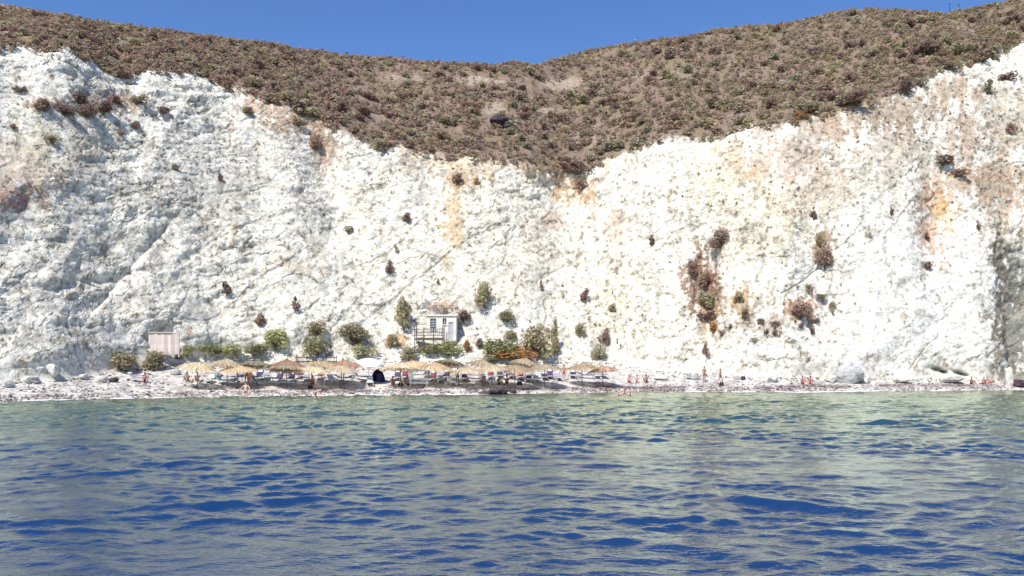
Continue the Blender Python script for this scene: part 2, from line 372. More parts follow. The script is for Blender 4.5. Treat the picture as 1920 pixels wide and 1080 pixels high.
# ------------------------------------------------------------------ sea
def sea():
    ys = [-3000, -1200, -400, -120, -40, -12, -4, 0, 2, 4, 5.5, 6.5]
    d = 7.2
    while d < 108:
        ys.append(d); d += max(0.045, d * 0.0041)
    ys += [112, 130]
    ys = np.array(ys)
    core = np.linspace(-1.0, 1.0, 761) * 0.72
    us = np.concatenate([[-60, -20, -8, -3.5, -2, -1.3, -1.0], core, [1.0, 1.3, 2, 3.5, 8, 20, 60]])
    yy = ys[:, None]; wid = np.maximum(np.abs(yy), 4.0) + 5.0
    xx = us[None, :] * wid; yy = np.broadcast_to(yy, xx.shape)
    zz = np.zeros(xx.shape)
    rg = np.random.default_rng(5)
    dist = np.hypot(xx, yy)
    patch = np.clip(0.85 + 0.8 * fbm(xx / 4.5, yy / 5.5, xx * 0 + 1, 3), 0.4, 1.6)
    x2 = xx + 0.5 * fbm(xx / 3.0, yy / 3.0, xx * 0 + 4, 2); y2 = yy + 0.5 * fbm(xx / 3.0, yy / 3.0, xx * 0 + 9, 2)
    for k in range(52):
        lam = 0.36 * (9.0 ** rg.random())
        ang = RAD(90 + rg.normal(0, 30)) + (math.pi if rg.random() < .2 else 0)
        kx, ky = 2 * math.pi / lam * math.cos(ang), 2 * math.pi / lam * math.sin(ang)
        amp = lam * (0.0029 if lam > 1.0 else 0.0044)
        fade = sstep(lam * 520, lam * 150, dist)
        ph = kx * x2 + ky * y2 + rg.random() * 6.283
        s = np.sin(ph)
        zz = zz + amp * fade * (2.6 * ((s + 1) * 0.5) ** 2.3 - 0.95) * patch
    zz = zz * sstep(130, 80, dist) * (0.82 + 0.83 * sstep(14, 45, yy) - 0.75 * sstep(62, 95, yy))
    zz = np.where((yy < 1) | (np.abs(us[None, :]) > 1.2), 0, zz)
    co = np.stack([xx, yy, zz], -1)
    n, m = xx.shape
    I = np.arange(n * m).reshape(n, m)
    q = np.stack([I[:-1, :-1], I[:-1, 1:], I[1:, 1:], I[1:, :-1]], -1).reshape(-1, 4)
    mt, nt, bs = new_mat('sea_water')
    geo = N(nt, 'ShaderNodeNewGeometry')
    sep = N(nt, 'ShaderNodeSeparateXYZ'); nt.links.new(geo.outputs['Position'], sep.inputs[0])
    mr = N(nt, 'ShaderNodeMapRange'); mr.inputs['From Min'].default_value = 25; mr.inputs['From Max'].default_value = 84
    nt.links.new(sep.outputs['Y'], mr.inputs['Value'])
    body = ramp(nt, mr.outputs[0], [(0.0, (0.008, 0.033, 0.108)), (0.25, (0.018, 0.056, 0.090)), (0.7, (0.040, 0.082, 0.074)), (1.0, (0.065, 0.095, 0.082))])
    nt.nodes.remove(bs)
    dif = N(nt, 'ShaderNodeBsdfDiffuse'); nt.links.new(body, dif.inputs['Color'])
    glo = N(nt, 'ShaderNodeBsdfGlossy', Roughness=0.05); glo.inputs['Color'].default_value = (0.89, 0.96, 0.80, 1)
    fre = N(nt, 'ShaderNodeFresnel', IOR=1.52)
    mxs = N(nt, 'ShaderNodeMixShader')
    nt.links.new(fre.outputs[0], mxs.inputs[0]); nt.links.new(dif.outputs[0], mxs.inputs[1]); nt.links.new(glo.outputs[0], mxs.inputs[2])
    nt.links.new(mxs.outputs[0], nt.nodes['Material Output'].inputs[0])
    mp = N(nt, 'ShaderNodeMapping'); mp.inputs['Scale'].default_value = (0.55, 1.0, 1.0)
    nt.links.new(geo.outputs['Position'], mp.inputs['Vector'])
    a = N(nt, 'ShaderNodeTexNoise', Scale=4.2, Detail=4.0, Roughness=0.68); nt.links.new(mp.outputs[0], a.inputs['Vector'])
    b = N(nt, 'ShaderNodeTexNoise', Scale=12.0, Detail=2.0, Roughness=0.55); nt.links.new(mp.outputs[0], b.inputs['Vector'])
    b1 = N(nt, 'ShaderNodeBump', Strength=1.0, Distance=0.011); nt.links.new(a.outputs['Fac'], b1.inputs['Height'])
    b2 = N(nt, 'ShaderNodeBump', Strength=1.0, Distance=0.013); nt.links.new(b.outputs['Fac'], b2.inputs['Height'])
    nt.links.new(b1.outputs[0], b2.inputs['Normal'])
    for nd in (dif, glo, fre): nt.links.new(b2.outputs[0], nd.inputs['Normal'])
    o = mesh_np('sea', co.reshape(-1, 3), q, mt, None, smooth=True)
    o['kind'] = 'structure'
sea()
# ------------------------------------------------------------------ helpers for things
def tag(o, label=None, cat=None, group=None, kind=None):
    if label: o['label'] = label
    if cat: o['category'] = cat
    if group: o['group'] = group
    if kind: o['kind'] = kind
    return o

def empty(name, loc, label, cat, group=None, rz=0.0):
    o = bpy.data.objects.new(name, None); COL.objects.link(o)
    o.empty_display_size = 0.3
    o.location = loc; o.rotation_euler = (0, 0, rz)
    return tag(o, label, cat, group)

def part(name, me, parent, loc=(0, 0, 0), rot=(0, 0, 0), scale=(1, 1, 1)):
    o = bpy.data.objects.new(name, me); COL.objects.link(o)
    o.parent = parent; o.location = loc; o.rotation_euler = rot; o.scale = scale
    return o

def plain(name, col, rough=0.8, noise=0.0, scale=6.0, metal=0.0):
    m, nt, bs = new_mat(name)
    bs.inputs['Base Color'].default_value = (*col, 1)
    bs.inputs['Roughness'].default_value = rough
    bs.inputs['Metallic'].default_value = metal
    if noise:
        geo = N(nt, 'ShaderNodeTexCoord')
        n = N(nt, 'ShaderNodeTexNoise', Scale=scale, Detail=4.0, Roughness=0.65)
        nt.links.new(geo.outputs['Object'], n.inputs['Vector'])
        d = tuple(c * (1 - noise) for c in col); u = tuple(min(1, c * (1 + noise)) for c in col)
        nt.links.new(ramp(nt, n.outputs['Fac'], [(0.3, d), (0.7, u)]), bs.inputs['Base Color'])
    return m

def foliage_material():
    m, nt, bs = new_mat('foliage')
    at = N(nt, 'ShaderNodeAttribute', attribute_name='Col')
    oi = N(nt, 'ShaderNodeObjectInfo')
    hs = N(nt, 'ShaderNodeHueSaturation')
    mr = N(nt, 'ShaderNodeMapRange'); mr.inputs['To Min'].default_value = 0.78; mr.inputs['To Max'].default_value = 1.22
    nt.links.new(oi.outputs['Random'], mr.inputs['Value']); nt.links.new(mr.outputs[0], hs.inputs['Value'])
    nt.links.new(at.outputs['Color'], hs.inputs['Color'])
    nt.links.new(hs.outputs[0], bs.inputs['Base Color'])
    bs.inputs['Roughness'].default_value = 0.8
    bs.inputs['Specular IOR Level'].default_value = 0.2
    tr = N(nt, 'ShaderNodeBsdfTranslucent'); nt.links.new(hs.outputs[0], tr.inputs['Color'])
    mx = N(nt, 'ShaderNodeMixShader'); mx.inputs[0].default_value = 0.45
    nt.links.new(bs.outputs[0], mx.inputs[1]); nt.links.new(tr.outputs[0], mx.inputs[2])
    nt.links.new(mx.outputs[0], nt.nodes['Material Output'].inputs[0])
    return m
M_LEAF = foliage_material()
M_BARK = plain('bark', (0.12, 0.085, 0.06), 0.9, 0.35, 9)

def leaf_cloud(rg, n, shape='round', size=0.09, lobes=9):
    """leaf-sized quads through a crown one unit wide and one unit tall standing on z = 0; returns co (n,4,3) and a clump value per leaf"""
    cs, rs = [], []
    for k in range(lobes):
        a = rg.random() * 6.283; t = rg.random()
        if shape == 'cone':
            zc = 0.12 + 0.72 * t; r = 0.30 * (1 - 0.85 * t)
            rad = 0.24 * (1 - 0.62 * t)
        elif shape == 'flat':
            zc = 0.22 + 0.28 * rg.random(); r = 0.36 * math.sqrt(rg.random()); rad = 0.17 + 0.08 * rg.random()
        else:
            zc = 0.14 + 0.58 * t; r = (0.32 if t < .6 else 0.17) * math.sqrt(rg.random()); rad = 0.17 + 0.11 * rg.random()
        cs.append((r * math.cos(a), r * math.sin(a), zc)); rs.append(rad)
    cs = np.array(cs); rs = np.array(rs)
    which = rg.choice(lobes, n, p=rs ** 2 / (rs ** 2).sum())
    d = rg.normal(size=(n, 3)); d /= np.linalg.norm(d, axis=1, keepdims=True)
    rr = rs[which] * (0.62 + 0.42 * rg.random(n)) 
    stray = rg.random(n) < 0.10
    rr = np.where(stray, rr * 1.28, rr)
    vz = 1.9 if shape == 'flat' else 1.15
    p = cs[which] + d * rr[:, None] * np.array([1, 1, vz])
    p[:, 2] = np.maximum(p[:, 2], 0.01)
    nrm = d + 0.55 * rg.normal(size=(n, 3)) + np.array([0, 0, .35]); nrm /= np.linalg.norm(nrm, axis=1, keepdims=True)
    t1 = np.cross(nrm, rg.normal(size=(n, 3))); t1 /= np.linalg.norm(t1, axis=1, keepdims=True)
    t2 = np.cross(nrm, t1)
    s = size * (0.55 + 0.9 * rg.random(n))[:, None]
    q = np.stack([p - t1 * s * 0.5, p + t2 * s * 0.32, p + t1 * s * 0.5, p - t2 * s * 0.32], 1)
    clump = rg.normal(size=lobes)[which]
    return q, clump

def tint(rg, base, n, clump, var=0.22):
    f = np.exp(var * rg.normal(size=n) + 0.13 * clump)
    c = np.array(base)[None, :] * f[:, None]
    c = c * (1 + 0.10 * rg.normal(size=(n, 3)))
    return np.clip(c, 0.008, 0.5)

def leaf_mesh(name, seed, n, shape, size, base, lobes=9, mix=None, mixfrac=0.0):
    rg = np.random.default_rng(seed)
    q, cl = leaf_cloud(rg, n, shape, size, lobes)
    c = tint(rg, base, n, cl)
    if mix is not None:
        m = rg.random(n) < mixfrac
        c[m] = tint(rg, mix, n, cl)[m]
    fc = np.arange(n * 4).reshape(n, 4)
    return mesh_np(name, q.reshape(-1, 3), fc, M_LEAF, np.repeat(c, 4, 0), link=False)

def tube(co, fc, pts, rad, seg=6):
    """append a tapered tube along pts to vertex / quad lists"""
    pts = [Vector(p) for p in pts]; base = len(co)
    for i, p in enumerate(pts):
        d = (pts[min(i + 1, len(pts) - 1)] - pts[max(i - 1, 0)]).normalized()
        a = d.orthogonal().normalized(); b = d.cross(a)
        for k in range(seg):
            t = 2 * math.pi * k / seg
            co.append(tuple(p + (a * math.cos(t) + b * math.sin(t)) * rad[i]))
    for i in range(len(pts) - 1):
        for k in range(seg):
            k2 = (k + 1) % seg
            fc.append((base + i * seg + k, base + i * seg + k2, base + (i + 1) * seg + k2, base + (i + 1) * seg + k))

def stem_mesh(seed, n=5, spread=0.3, h=0.65, r=0.03):
    rg = random.Random(seed); co, fc = [], []
    for k in range(n):
        a = rg.random() * 6.283; s = spread * (0.3 + 0.7 * rg.random()); hh = h * (0.7 + 0.3 * rg.random())
        tube(co, fc, [(0.02 * math.cos(a), 0.02 * math.sin(a), -0.12), (s * 0.3 * math.cos(a), s * 0.3 * math.sin(a), hh * 0.45), (s * math.cos(a + .3), s * math.sin(a + .3), hh)], [r, r * 0.65, r * 0.25], 5)
    return mesh_np('stem', np.array(co), np.array(fc), M_BARK, smooth=True, link=False)

OLIVE, GREEN, GREY, BROWN, DARK, RUST, DRY, PALE = (0.390, 0.365, 0.225), (0.350, 0.385, 0.170), (0.370, 0.340, 0.260), (0.350, 0.240, 0.185), (0.215, 0.155, 0.140), (0.50, 0.24, 0.09), (0.38, 0.28, 0.17), (0.40, 0.395, 0.23)
KINDS = {}
def kind_mesh(kind, shape, big, variant):
    key = (kind, shape, big, variant)
    if key not in KINDS:
        base, mix, mf = {'olive': (OLIVE, BROWN, .22), 'green': (GREEN, OLIVE, .3), 'grey': (GREY, OLIVE, .4), 'brown': (BROWN, DARK, .3), 'dark': (DARK, BROWN, .3),
                         'rust': (RUST, BROWN, .25), 'dry': (DRY, OLIVE, .3), 'pale': (PALE, OLIVE, .4)}[kind]
        n, sz, lb = (1500, 0.085, 13) if big else (300, 0.15, 8)
        sd = 31 * variant + len(kind) * 7 + len(shape) + (1000 if big else 0)
        KINDS[key] = (leaf_mesh('foliage', sd, n, shape, sz, base, lb, mix, mf), stem_mesh(sd, 6 if big else 4, 0.3 if shape != 'flat' else 0.42, 0.6 if shape != 'flat' else 0.4, 0.022 if big else 0.03))
    return KINDS[key]

RP = random.Random(77)
def plant(name, cat, px, cy, w, h, kind, shape, label, group=None, lean=0.0, big=False):
    if name == 'cliff_shrub': w *= .86; h *= .86
    elif name == 'bush': w *= 1.12; h *= .95
    p, mpp = ground(px, cy + h * 0.5)
    wm, hm = w * mpp, h * mpp * 1.05
    me, st = kind_mesh(kind, shape, big, RP.randrange(3))
    o = empty(name, p + Vector((0, -0.15 * wm, -0.06 * hm)), label, cat, group, RP.random() * 6.28)
    o.scale = (wm * 1.2, wm * 1.05, hm * 1.1)
    if lean: o.rotation_euler = (0, RAD(lean), 0)
    part('crown', me, o); part('stem', st, o)
    return o

BUSHES = [
 # px, centre row, w, h, colour kind, shape, name, category, label, lean
 (232, 672, 54, 36, 'olive', 'round', 'bush', 'large rounded olive bush at the left end of the beach, left of the pink panel'),
 (296, 673, 46, 34, 'olive', 'round', 'bush', 'rounded olive bush standing directly in front of the pink plank panel'),
 (354, 655, 24, 22, 'green', 'round', 'bush', 'small green bush just right of the pink plank panel'),
 (339, 668, 18, 11, 'grey', 'flat', 'bush', 'very small grey bush at the lower left of the small green bush'),
 (410, 650, 72, 20, 'green', 'flat', 'bush', 'long low green bush spread sideways at the cliff foot behind the left parasols'),
 (478, 652, 48, 22, 'pale', 'flat', 'bush', 'low pale green bush between the long low bush and the bright round bush'),
 (517, 632, 46, 36, 'green', 'round', 'bush', 'bright green round bush on the white slope above the left parasols'),
 (595, 614, 38, 27, 'olive', 'round', 'bush', 'upper bush of the stacked pair on the white slope, grey olive and round'),
 (597, 646, 46, 34, 'pale', 'round', 'bush', 'lower bush of the stacked pair on the white slope, yellowish green'),
 (577, 637, 16, 14, 'grey', 'round', 'bush', 'tiny grey bush touching the left side of the stacked pair of bushes'),
 (661, 620, 46, 32, 'olive', 'round', 'bush', 'dark olive bush leaning right on the white slope left of the white hut'),
 (684, 654, 42, 22, 'pale', 'flat', 'bush', 'low pale bush on the slope above the white cloth parasol'),
 (668, 642, 12, 12, 'brown', 'round', 'bush', 'tiny brown bush between the dark olive bush and the low pale bush'),
 (736, 637, 26, 24, 'dry', 'round', 'bush', 'dry orange brown bush at the foot of the slope left of the hut terrace'),
 (768, 660, 36, 24, 'olive', 'round', 'bush', 'rounded olive bush below the hut terrace'),
 (757, 581, 42, 56, 'olive', 'cone', 'tamarisk_tree', 'pointed olive tree standing just left of the white hut'),
 (842, 650, 42, 26, 'green', 'round', 'bush', 'vivid green bush right below the white hut'),
 (800, 652, 36, 16, 'pale', 'flat', 'bush', 'thin pale green bush between the olive bush and the vivid green bush below the hut'),
 (878, 648, 16, 22, 'rust', 'round', 'bush', 'small upright rust orange bush right of the vivid green bush'),
 (900, 642, 16, 20, 'dark', 'round', 'bush', 'small dark purplish bush right of the upright rust orange bush'),
 (870, 590, 26, 22, 'dark', 'round', 'bush', 'dark little bush at the right corner of the white hut roof'),
 (908, 549, 38, 42, 'olive', 'round', 'tamarisk_tree', 'dark olive tree alone on the white cliff above and right of the hut'),
 (950, 589, 30, 22, 'olive', 'round', 'bush', 'arched olive bush on the slope between the hut and the largest tree'),
 (957, 626, 22, 18, 'olive', 'round', 'bush', 'small dark olive bush touching the upper left of the largest tree'),
 (938, 648, 60, 30, 'green', 'flat', 'bush', 'sloping olive green bush left of the orange ground growth'),
 (922, 668, 30, 18, 'olive', 'round', 'bush', 'ragged olive bush at the lower left of the orange ground growth'),
 (962, 662, 74, 18, 'rust', 'flat', 'bush', 'orange rust coloured low growth in front of the largest tree'),
 (1005, 637, 68, 60, 'olive', 'round', 'tamarisk_tree', 'largest olive green tree on the beach, right of the orange ground growth'),
 (1041, 627, 22, 60, 'olive', 'cone', 'tamarisk_tree', 'tall narrow dark tree against the right side of the largest tree'),
 (1088, 616, 18, 26, 'olive', 'round', 'bush', 'small upright olive bush alone on the slope right of the tall narrow tree'),
 (1120, 658, 26, 30, 'grey', 'round', 'bush', 'grey bush under the slanting dark shrub above the right end parasols'),
 (1130, 628, 18, 30, 'brown', 'cone', 'bush', 'slanting brown shrub on the slope above the right end parasols'),
]
for px, cy, w, h, k, shp, nm, lb in BUSHES:
    plant(nm, 'tree' if nm.endswith('tree') else 'bush', px, cy, w, h, k, shp, lb, 'trees and bushes along the back of the beach', lean=14 if 'slanting' in lb or 'leaning' in lb else 0, big=True)

CLIFF = [
 (427, 538, 24, 28, 'dark', 'round', 'dark shrub alone on the lower left cliff face above the long low bush'),
 (490, 598, 32, 26, 'brown', 'round', 'brown shrub on the cliff just above the bright green round bush'),
 (555, 568, 20, 28, 'dark', 'cone', 'dark upright shrub on the cliff above the stacked pair of bushes'),
 (733, 498, 22, 28, 'dark', 'round', 'dark oval shrub on the mid cliff above the pointed olive tree'),
 (742, 466, 12, 16, 'grey', 'round', 'faint grey shrub just above the dark oval shrub on the mid cliff'),
 (764, 408, 22, 20, 'dark', 'round', 'dark shrub high on the mid cliff left of the ochre stain'),
 (652, 428, 24, 14, 'grey', 'flat', 'low grey shrub on the mid cliff left of the dark high shrub'),
 (823, 527, 9, 15, 'olive', 'cone', 'tiny upright shrub on the cliff above the white hut'),
 (1222, 451, 17, 24, 'dark', 'round', 'dark shrub alone on the bare white face right of the valley notch'),
 (1097, 551, 25, 34, 'brown', 'cone', 'tall brown shrub on the cliff above the small upright olive bush'),
 (1350, 446, 46, 36, 'dark', 'round', 'largest dark purple brown shrub on the right cliff face'),
 (1524, 401, 18, 26, 'dark', 'cone', 'dark shrub on the right cliff at the top of the slanting brown strip'),
 (1546, 478, 42, 46, 'brown', 'round', 'big brown shrub on the right cliff at the bottom of the slanting brown strip'),
 (1536, 448, 24, 30, 'dry', 'round', 'dry tan shrub directly above the big brown shrub on the right cliff'),
 (1669, 397, 14, 16, 'dark', 'cone', 'small dark pointed shrub left of the rust red stain'),
 (1516, 540, 20, 18, 'olive', 'round', 'olive shrub at the top of the forked growth on the right cliff'),
 (1537, 554, 26, 10, 'olive', 'flat', 'thin olive shrub running down right from the top of the forked growth'),
 (1561, 573, 18, 26, 'olive', 'round', 'olive shrub at the lower right tip of the forked growth'),
 (1500, 577, 38, 36, 'brown', 'round', 'rusty brown shrub in the left arm of the forked growth'),
 (1528, 600, 18, 12, 'dark', 'flat', 'little dark shrub under the forked growth, right of the rusty brown one'),
 (1522, 618, 12, 18, 'dark', 'round', 'little dark shrub hanging lowest under the forked growth'),
 (1500, 608, 16, 14, 'dark', 'round', 'little dark shrub just below the rusty brown shrub of the forked growth'),
 (1300, 500, 28, 34, 'brown', 'round', 'brown shrub at the top of the tall brown gully growth'),
 (1322, 522, 34, 30, 'brown', 'round', 'dark brown shrub in the upper middle of the tall gully growth'),
 (1322, 562, 48, 34, 'olive', 'round', 'greenish shrub in the middle of the tall brown gully growth'),
 (1324, 590, 44, 20, 'dark', 'flat', 'dark purplish shrub right under the greenish shrub of the gully growth'),
 (1338, 612, 26, 24, 'rust', 'round', 'rust coloured shrub low in the tall gully growth'),
 (1322, 652, 16, 34, 'brown', 'cone', 'thin brown shrub at the very bottom of the gully growth'),
 (1352, 622, 18, 18, 'brown', 'round', 'brown shrub right of the rust coloured shrub low in the gully growth'),
 (1384, 556, 26, 22, 'dry', 'round', 'tan dry shrub right of the greenish gully shrub'),
 (1397, 584, 18, 24, 'brown', 'round', 'brown shrub below the tan dry shrub right of the gully growth'),
 (1368, 612, 14, 12, 'dark', 'round', 'small dark shrub between the gully growth and the scattered dark cluster'),
 (1428, 600, 16, 13, 'dark', 'round', 'upper left shrub of the scattered dark cluster on the lower right cliff'),
 (1454, 606, 20, 16, 'brown', 'round', 'largest shrub of the scattered dark cluster on the lower right cliff'),
 (1437, 622, 14, 12, 'dark', 'round', 'lower shrub of the scattered dark cluster on the lower right cliff'),
 (1413, 636, 16, 10, 'grey', 'flat', 'grey shrub lowest and leftmost of the scattered dark cluster'),
 (1452, 624, 13, 15, 'dark', 'round', 'lower right shrub of the scattered dark cluster'),
 (1735, 494, 22, 20, 'brown', 'round', 'brown shrub at the bottom tip of the rust red stain'),
 (1735, 442, 14, 16, 'dark', 'round', 'dark shrub on the left edge of the rust red stain'),
 (1765, 300, 44, 20, 'dark', 'flat', 'dark shrub in the slanting hollow at the upper right cliff'),
 (1795, 322, 40, 18, 'brown', 'flat', 'brown shrub at the lower end of the slanting hollow at the upper right cliff'),
 (1832, 425, 14, 14, 'dark', 'round', 'small dark shrub on the white face right of the rust red stain'),
 (1700, 160, 40, 34, 'dark', 'round', 'dark green black shrub at the cliff rim on the upper right'),
 (1726, 152, 30, 26, 'olive', 'round', 'olive shrub just right of the dark rim shrub on the upper right'),
 (1600, 185, 70, 24, 'brown', 'flat', 'wide brown violet shrub along the rim left of the dark rim shrub'),
 (1885, 140, 40, 16, 'dark', 'flat', 'dark flat shrub at the right edge of the picture below the rim'),
 (1850, 160, 30, 30, 'grey', 'round', 'grey shrub left of the dark flat shrub near the right edge'),
 (1895, 240, 26, 24, 'brown', 'round', 'brown shrub on the upper right cliff near the picture edge'),
 (258, 233, 26, 18, 'dark', 'round', 'dark shrub alone below the scrub belt on the upper left cliff'),
 (307, 209, 32, 14, 'dark', 'flat', 'dark flat shrub right of the scrub belt on the upper left cliff'),
 (228, 249, 18, 13, 'brown', 'round', 'small brown shrub left of and below the lone dark shrub on the upper left'),
 (410, 334, 15, 16, 'dark', 'round', 'small dark shrub in the middle of the left buttress'),
 (327, 312, 22, 14, 'grey', 'round', 'grey shrub on the left buttress left of the small dark one'),
 (590, 266, 32, 34, 'brown', 'round', 'brown shrub in the pinkish earth strip of the left cliff'),
 (560, 225, 34, 16, 'dry', 'flat', 'dry shrub at the top of the pinkish earth strip'),
 (100, 260, 32, 22, 'olive', 'round', 'faded green shrub below the left end of the scrub belt'),
 (25, 236, 18, 12, 'brown', 'round', 'small brown shrub near the left picture edge below the scrub belt'),
 (85, 196, 44, 24, 'brown', 'round', 'leftmost shrub of the brown scrub belt on the upper left cliff'),
 (125, 205, 46, 26, 'dark', 'round', 'second shrub from the left in the brown scrub belt'),
 (165, 206, 48, 30, 'brown', 'round', 'largest shrub in the middle of the brown scrub belt'),
 (150, 182, 38, 20, 'dark', 'round', 'shrub above the middle of the brown scrub belt'),
 (195, 202, 42, 28, 'dark', 'round', 'dark shrub right of the largest in the brown scrub belt'),
 (218, 184, 36, 22, 'brown', 'round', 'shrub at the upper right of the brown scrub belt'),
 (265, 187, 42, 16, 'olive', 'flat', 'flat olive shrub at the right tip of the brown scrub belt'),
 (38, 163, 30, 16, 'brown', 'flat', 'flat brown shrub left of and above the scrub belt'),
 (858, 336, 30, 20, 'brown', 'round', 'brown shrub just below the rim above the ochre stain'),
 (893, 338, 14, 20, 'rust', 'round', 'rusty shrub below the rim right of the brown one above the ochre stain'),
 (1090, 346, 30, 22, 'brown', 'round', 'brown shrub in the bottom of the valley notch'),
 (1016, 531, 12, 28, 'brown', 'cone', 'thin brown shrub on the cliff above the arched olive bush'),
 (1150, 575, 20, 18, 'grey', 'round', 'grey shrub on the slope above the slanting brown shrub'),
 (470, 205, 40, 14, 'olive', 'flat', 'flat olive shrub on the left buttress crest beside the scrub'),
 (1500, 215, 30, 16, 'rust', 'flat', 'rusty flat shrub at the rim above the right buttress'),
]
for px, cy, w, h, k, shp, lb in CLIFF:
    plant('cliff_shrub', 'shrub', px, cy, w, h, k, shp, lb, 'shrubs growing out of the cliff', big=(w * h > 900))

# hillside: about 300 largest shrubs one by one, the rest joined as one mass
def rim_at(px): return float(np.interp(px, PX, RM_))
def ridge_at(px): return float(np.interp(px, PX, RD_))
HCOL = [('olive', 'olive green scrub bush'), ('brown', 'brown scrub bush'), ('dark', 'dark scrub bush'), ('grey', 'grey green scrub bush')]
rgH = np.random.default_rng(21)
placed = []
fixed_h = [(1738, 88, 64, 22, 'dark', 'widest dark scrub bush high on the right hillside'), (1806, 90, 54, 22, 'olive', 'wide green scrub bush right of the widest dark one high on the right hillside'),
           (1700, 46, 36, 16, 'brown', 'brown scrub bush near the crest of the right hillside'), (1895, 38, 40, 16, 'dark', 'dark scrub bush at the right picture edge near the crest'),
           (1080, 312, 44, 26, 'dark', 'dark scrub bush low in the valley notch right above the white rock'), (1590, 85, 26, 12, 'dark', 'small dark scrub bush in the middle of the right hillside')]
for px, cy, w, h, k, lb in fixed_h:
    plant('hillside_shrub', 'shrub', px, cy, w, h, k, 'round', lb, 'scrub bushes on the hillside'); placed.append((px, cy))
n = 0
while n < 288:
    px = rgH.uniform(-60, 1980); t = rgH.random() ** 0.8
    rt, rd = rim_at(px), ridge_at(px)
    cy = rt - 6 - t * (rt - 6 - rd - 4)
    if cy < 4 or min((abs(px - a) * 0.7 + abs(cy - b) * 1.6) for a, b in placed[-400:]) < 17: 
        n += 0.02; continue
    depth = 1.25 - 0.5 * (rt - cy) / max(rt - rd, 1)
    w = rgH.uniform(17, 34) * depth; h = w * rgH.uniform(0.42, 0.62)
    k, lb = HCOL[rgH.choice(4, p=[.36, .26, .14, .24])]
    side = 'left hillside' if px < 620 else ('saddle between the hills' if px < 1180 else 'right hillside')
    lv = (rt - cy) / max(rt - rd, 1)
    where = 'just above the cliff rim' if lv < .3 else ('halfway up' if lv < .68 else 'near the skyline')
    size = 'small' if w < 20 else ('broad' if w > 29 else 'middling')
    lb = f'{size} {lb} {where} on the {side}'
    plant('hillside_shrub', 'shrub', px, cy, w, h, k, 'round', lb, 'scrub bushes on the hillside'); placed.append((px, cy))
    n = int(n) + 1

def mass(name, label, spots, seed):
    """many small bushes joined: spots = list of (px, cy, w, h, base colour)"""
    rg = np.random.default_rng(seed)
    protos = [leaf_cloud(rg, 30, 'round', 0.30, 6) for _ in range(8)]
    Q, CC = [], []
    for px, cy, w, h, base in spots:
        p, mpp = ground(px, cy + h * 0.5)
        q, cl = protos[rg.integers(8)]
        a = rg.random() * 6.283; c, s = math.cos(a), math.sin(a)
        R = np.array([[c, -s, 0], [s, c, 0], [0, 0, 1]])
        qq = (q @ R.T) * np.array([w * mpp, w * mpp, h * mpp * 1.1]) + np.array(p)[None, None, :] - np.array([0, 0.1 * w * mpp, 0.05 * h * mpp])
        Q.append(qq); CC.append(tint(rg, base, len(q), cl * .5, 0.13))
    Q = np.concatenate(Q); CC = np.concatenate(CC)
    o = mesh_np(name, Q.reshape(-1, 3), np.arange(Q.shape[0] * 4).reshape(-1, 4), M_LEAF, np.repeat(CC, 4, 0))
    return tag(o, label, 'scrub', kind='stuff')
BARE = [(900, 152, 50, 10), (1060, 158, 55, 14), (1020, 205, 40, 8), (930, 205, 30, 12), (20, 62, 40, 6), (230, 75, 30, 8), (760, 145, 50, 8), (690, 215, 50, 10)]
def soft(px):
    mean = np.array((0.38, 0.285, 0.215)) if px < 1250 else np.array((0.37, 0.305, 0.19))
    return tuple(np.array(pal[rgH.integers(7)]) * .55 + mean * .45)
sp = []
pal = [OLIVE, OLIVE, BROWN, BROWN, (0.27, 0.195, 0.17), GREY, DRY]
for i in range(15500):
    px = rgH.uniform(-400, 2320); t = rgH.random() ** 0.75
    rt, rd = rim_at(px), ridge_at(px)
    cy = rt + 4 - t * (rt + 4 - rd)
    bare = max(math.exp(-(((px - a) / (b * 1.1)) ** 2 + ((cy - c_) / (d_ * 1.2)) ** 2)) for a, c_, b, d_ in BARE)
    thick = vnoise(np.array([px / 55.0]), np.array([cy / 22.0]), np.array([4.4]))[0]
    if rgH.random() < bare * .9 or (thick < -0.3 and rgH.random() < .55): continue
    w = 6 + 16 * rgH.random() ** 1.8; w *= 1.2 - 0.5 * t
    sp.append((px, cy, w, w * rgH.uniform(.45, .75), soft(px)))
for i in range(1300):
    px = rgH.uniform(-400, 2320); rt, rd = rim_at(px), ridge_at(px)
    w = rgH.uniform(6, 13); sp.append((px, rd + abs(rgH.normal(0, 4)) - 1, w, w * rgH.uniform(.5, .8), soft(px)))
SPH = sp
sp = []
zones = [(120, 190, 120, 50, 130), (60, 350, 90, 50, 90), (300, 340, 260, 130, 200), (570, 230, 110, 50, 130), (930, 310, 260, 30, 120), (1680, 240, 200, 80, 420), (1870, 300, 90, 140, 220),
         (1450, 380, 170, 110, 220), (1310, 540, 50, 90, 120), (1430, 600, 110, 40, 90), (1750, 420, 50, 80, 90), (950, 480, 400, 150, 200), (820, 640, 280, 40, 90), (1150, 600, 80, 60, 90), (1500, 580, 50, 60, 60)]
for cx, cy0, rx, ry, m in zones:
    for i in range(m):
        px, cy = rgH.normal(cx, rx * 0.6), rgH.normal(cy0, ry * 0.6)
        if px < -60 or px > 1980 or cy < rim_at(px) - 4 or cy > 676: continue
        w = 2.5 + 6.5 * rgH.random() ** 2
        sp.append((px, cy, w, w * rgH.uniform(.4, .75), [BROWN, BROWN, OLIVE, GREY, DRY][rgH.integers(5)]))
mass('hillside_scrub', 'small scrub covering the brown hillside between the larger bushes', SPH, 3)
mass('cliff_scrub', 'tufts of dry scrub dotted over the pale cliff', sp, 4)
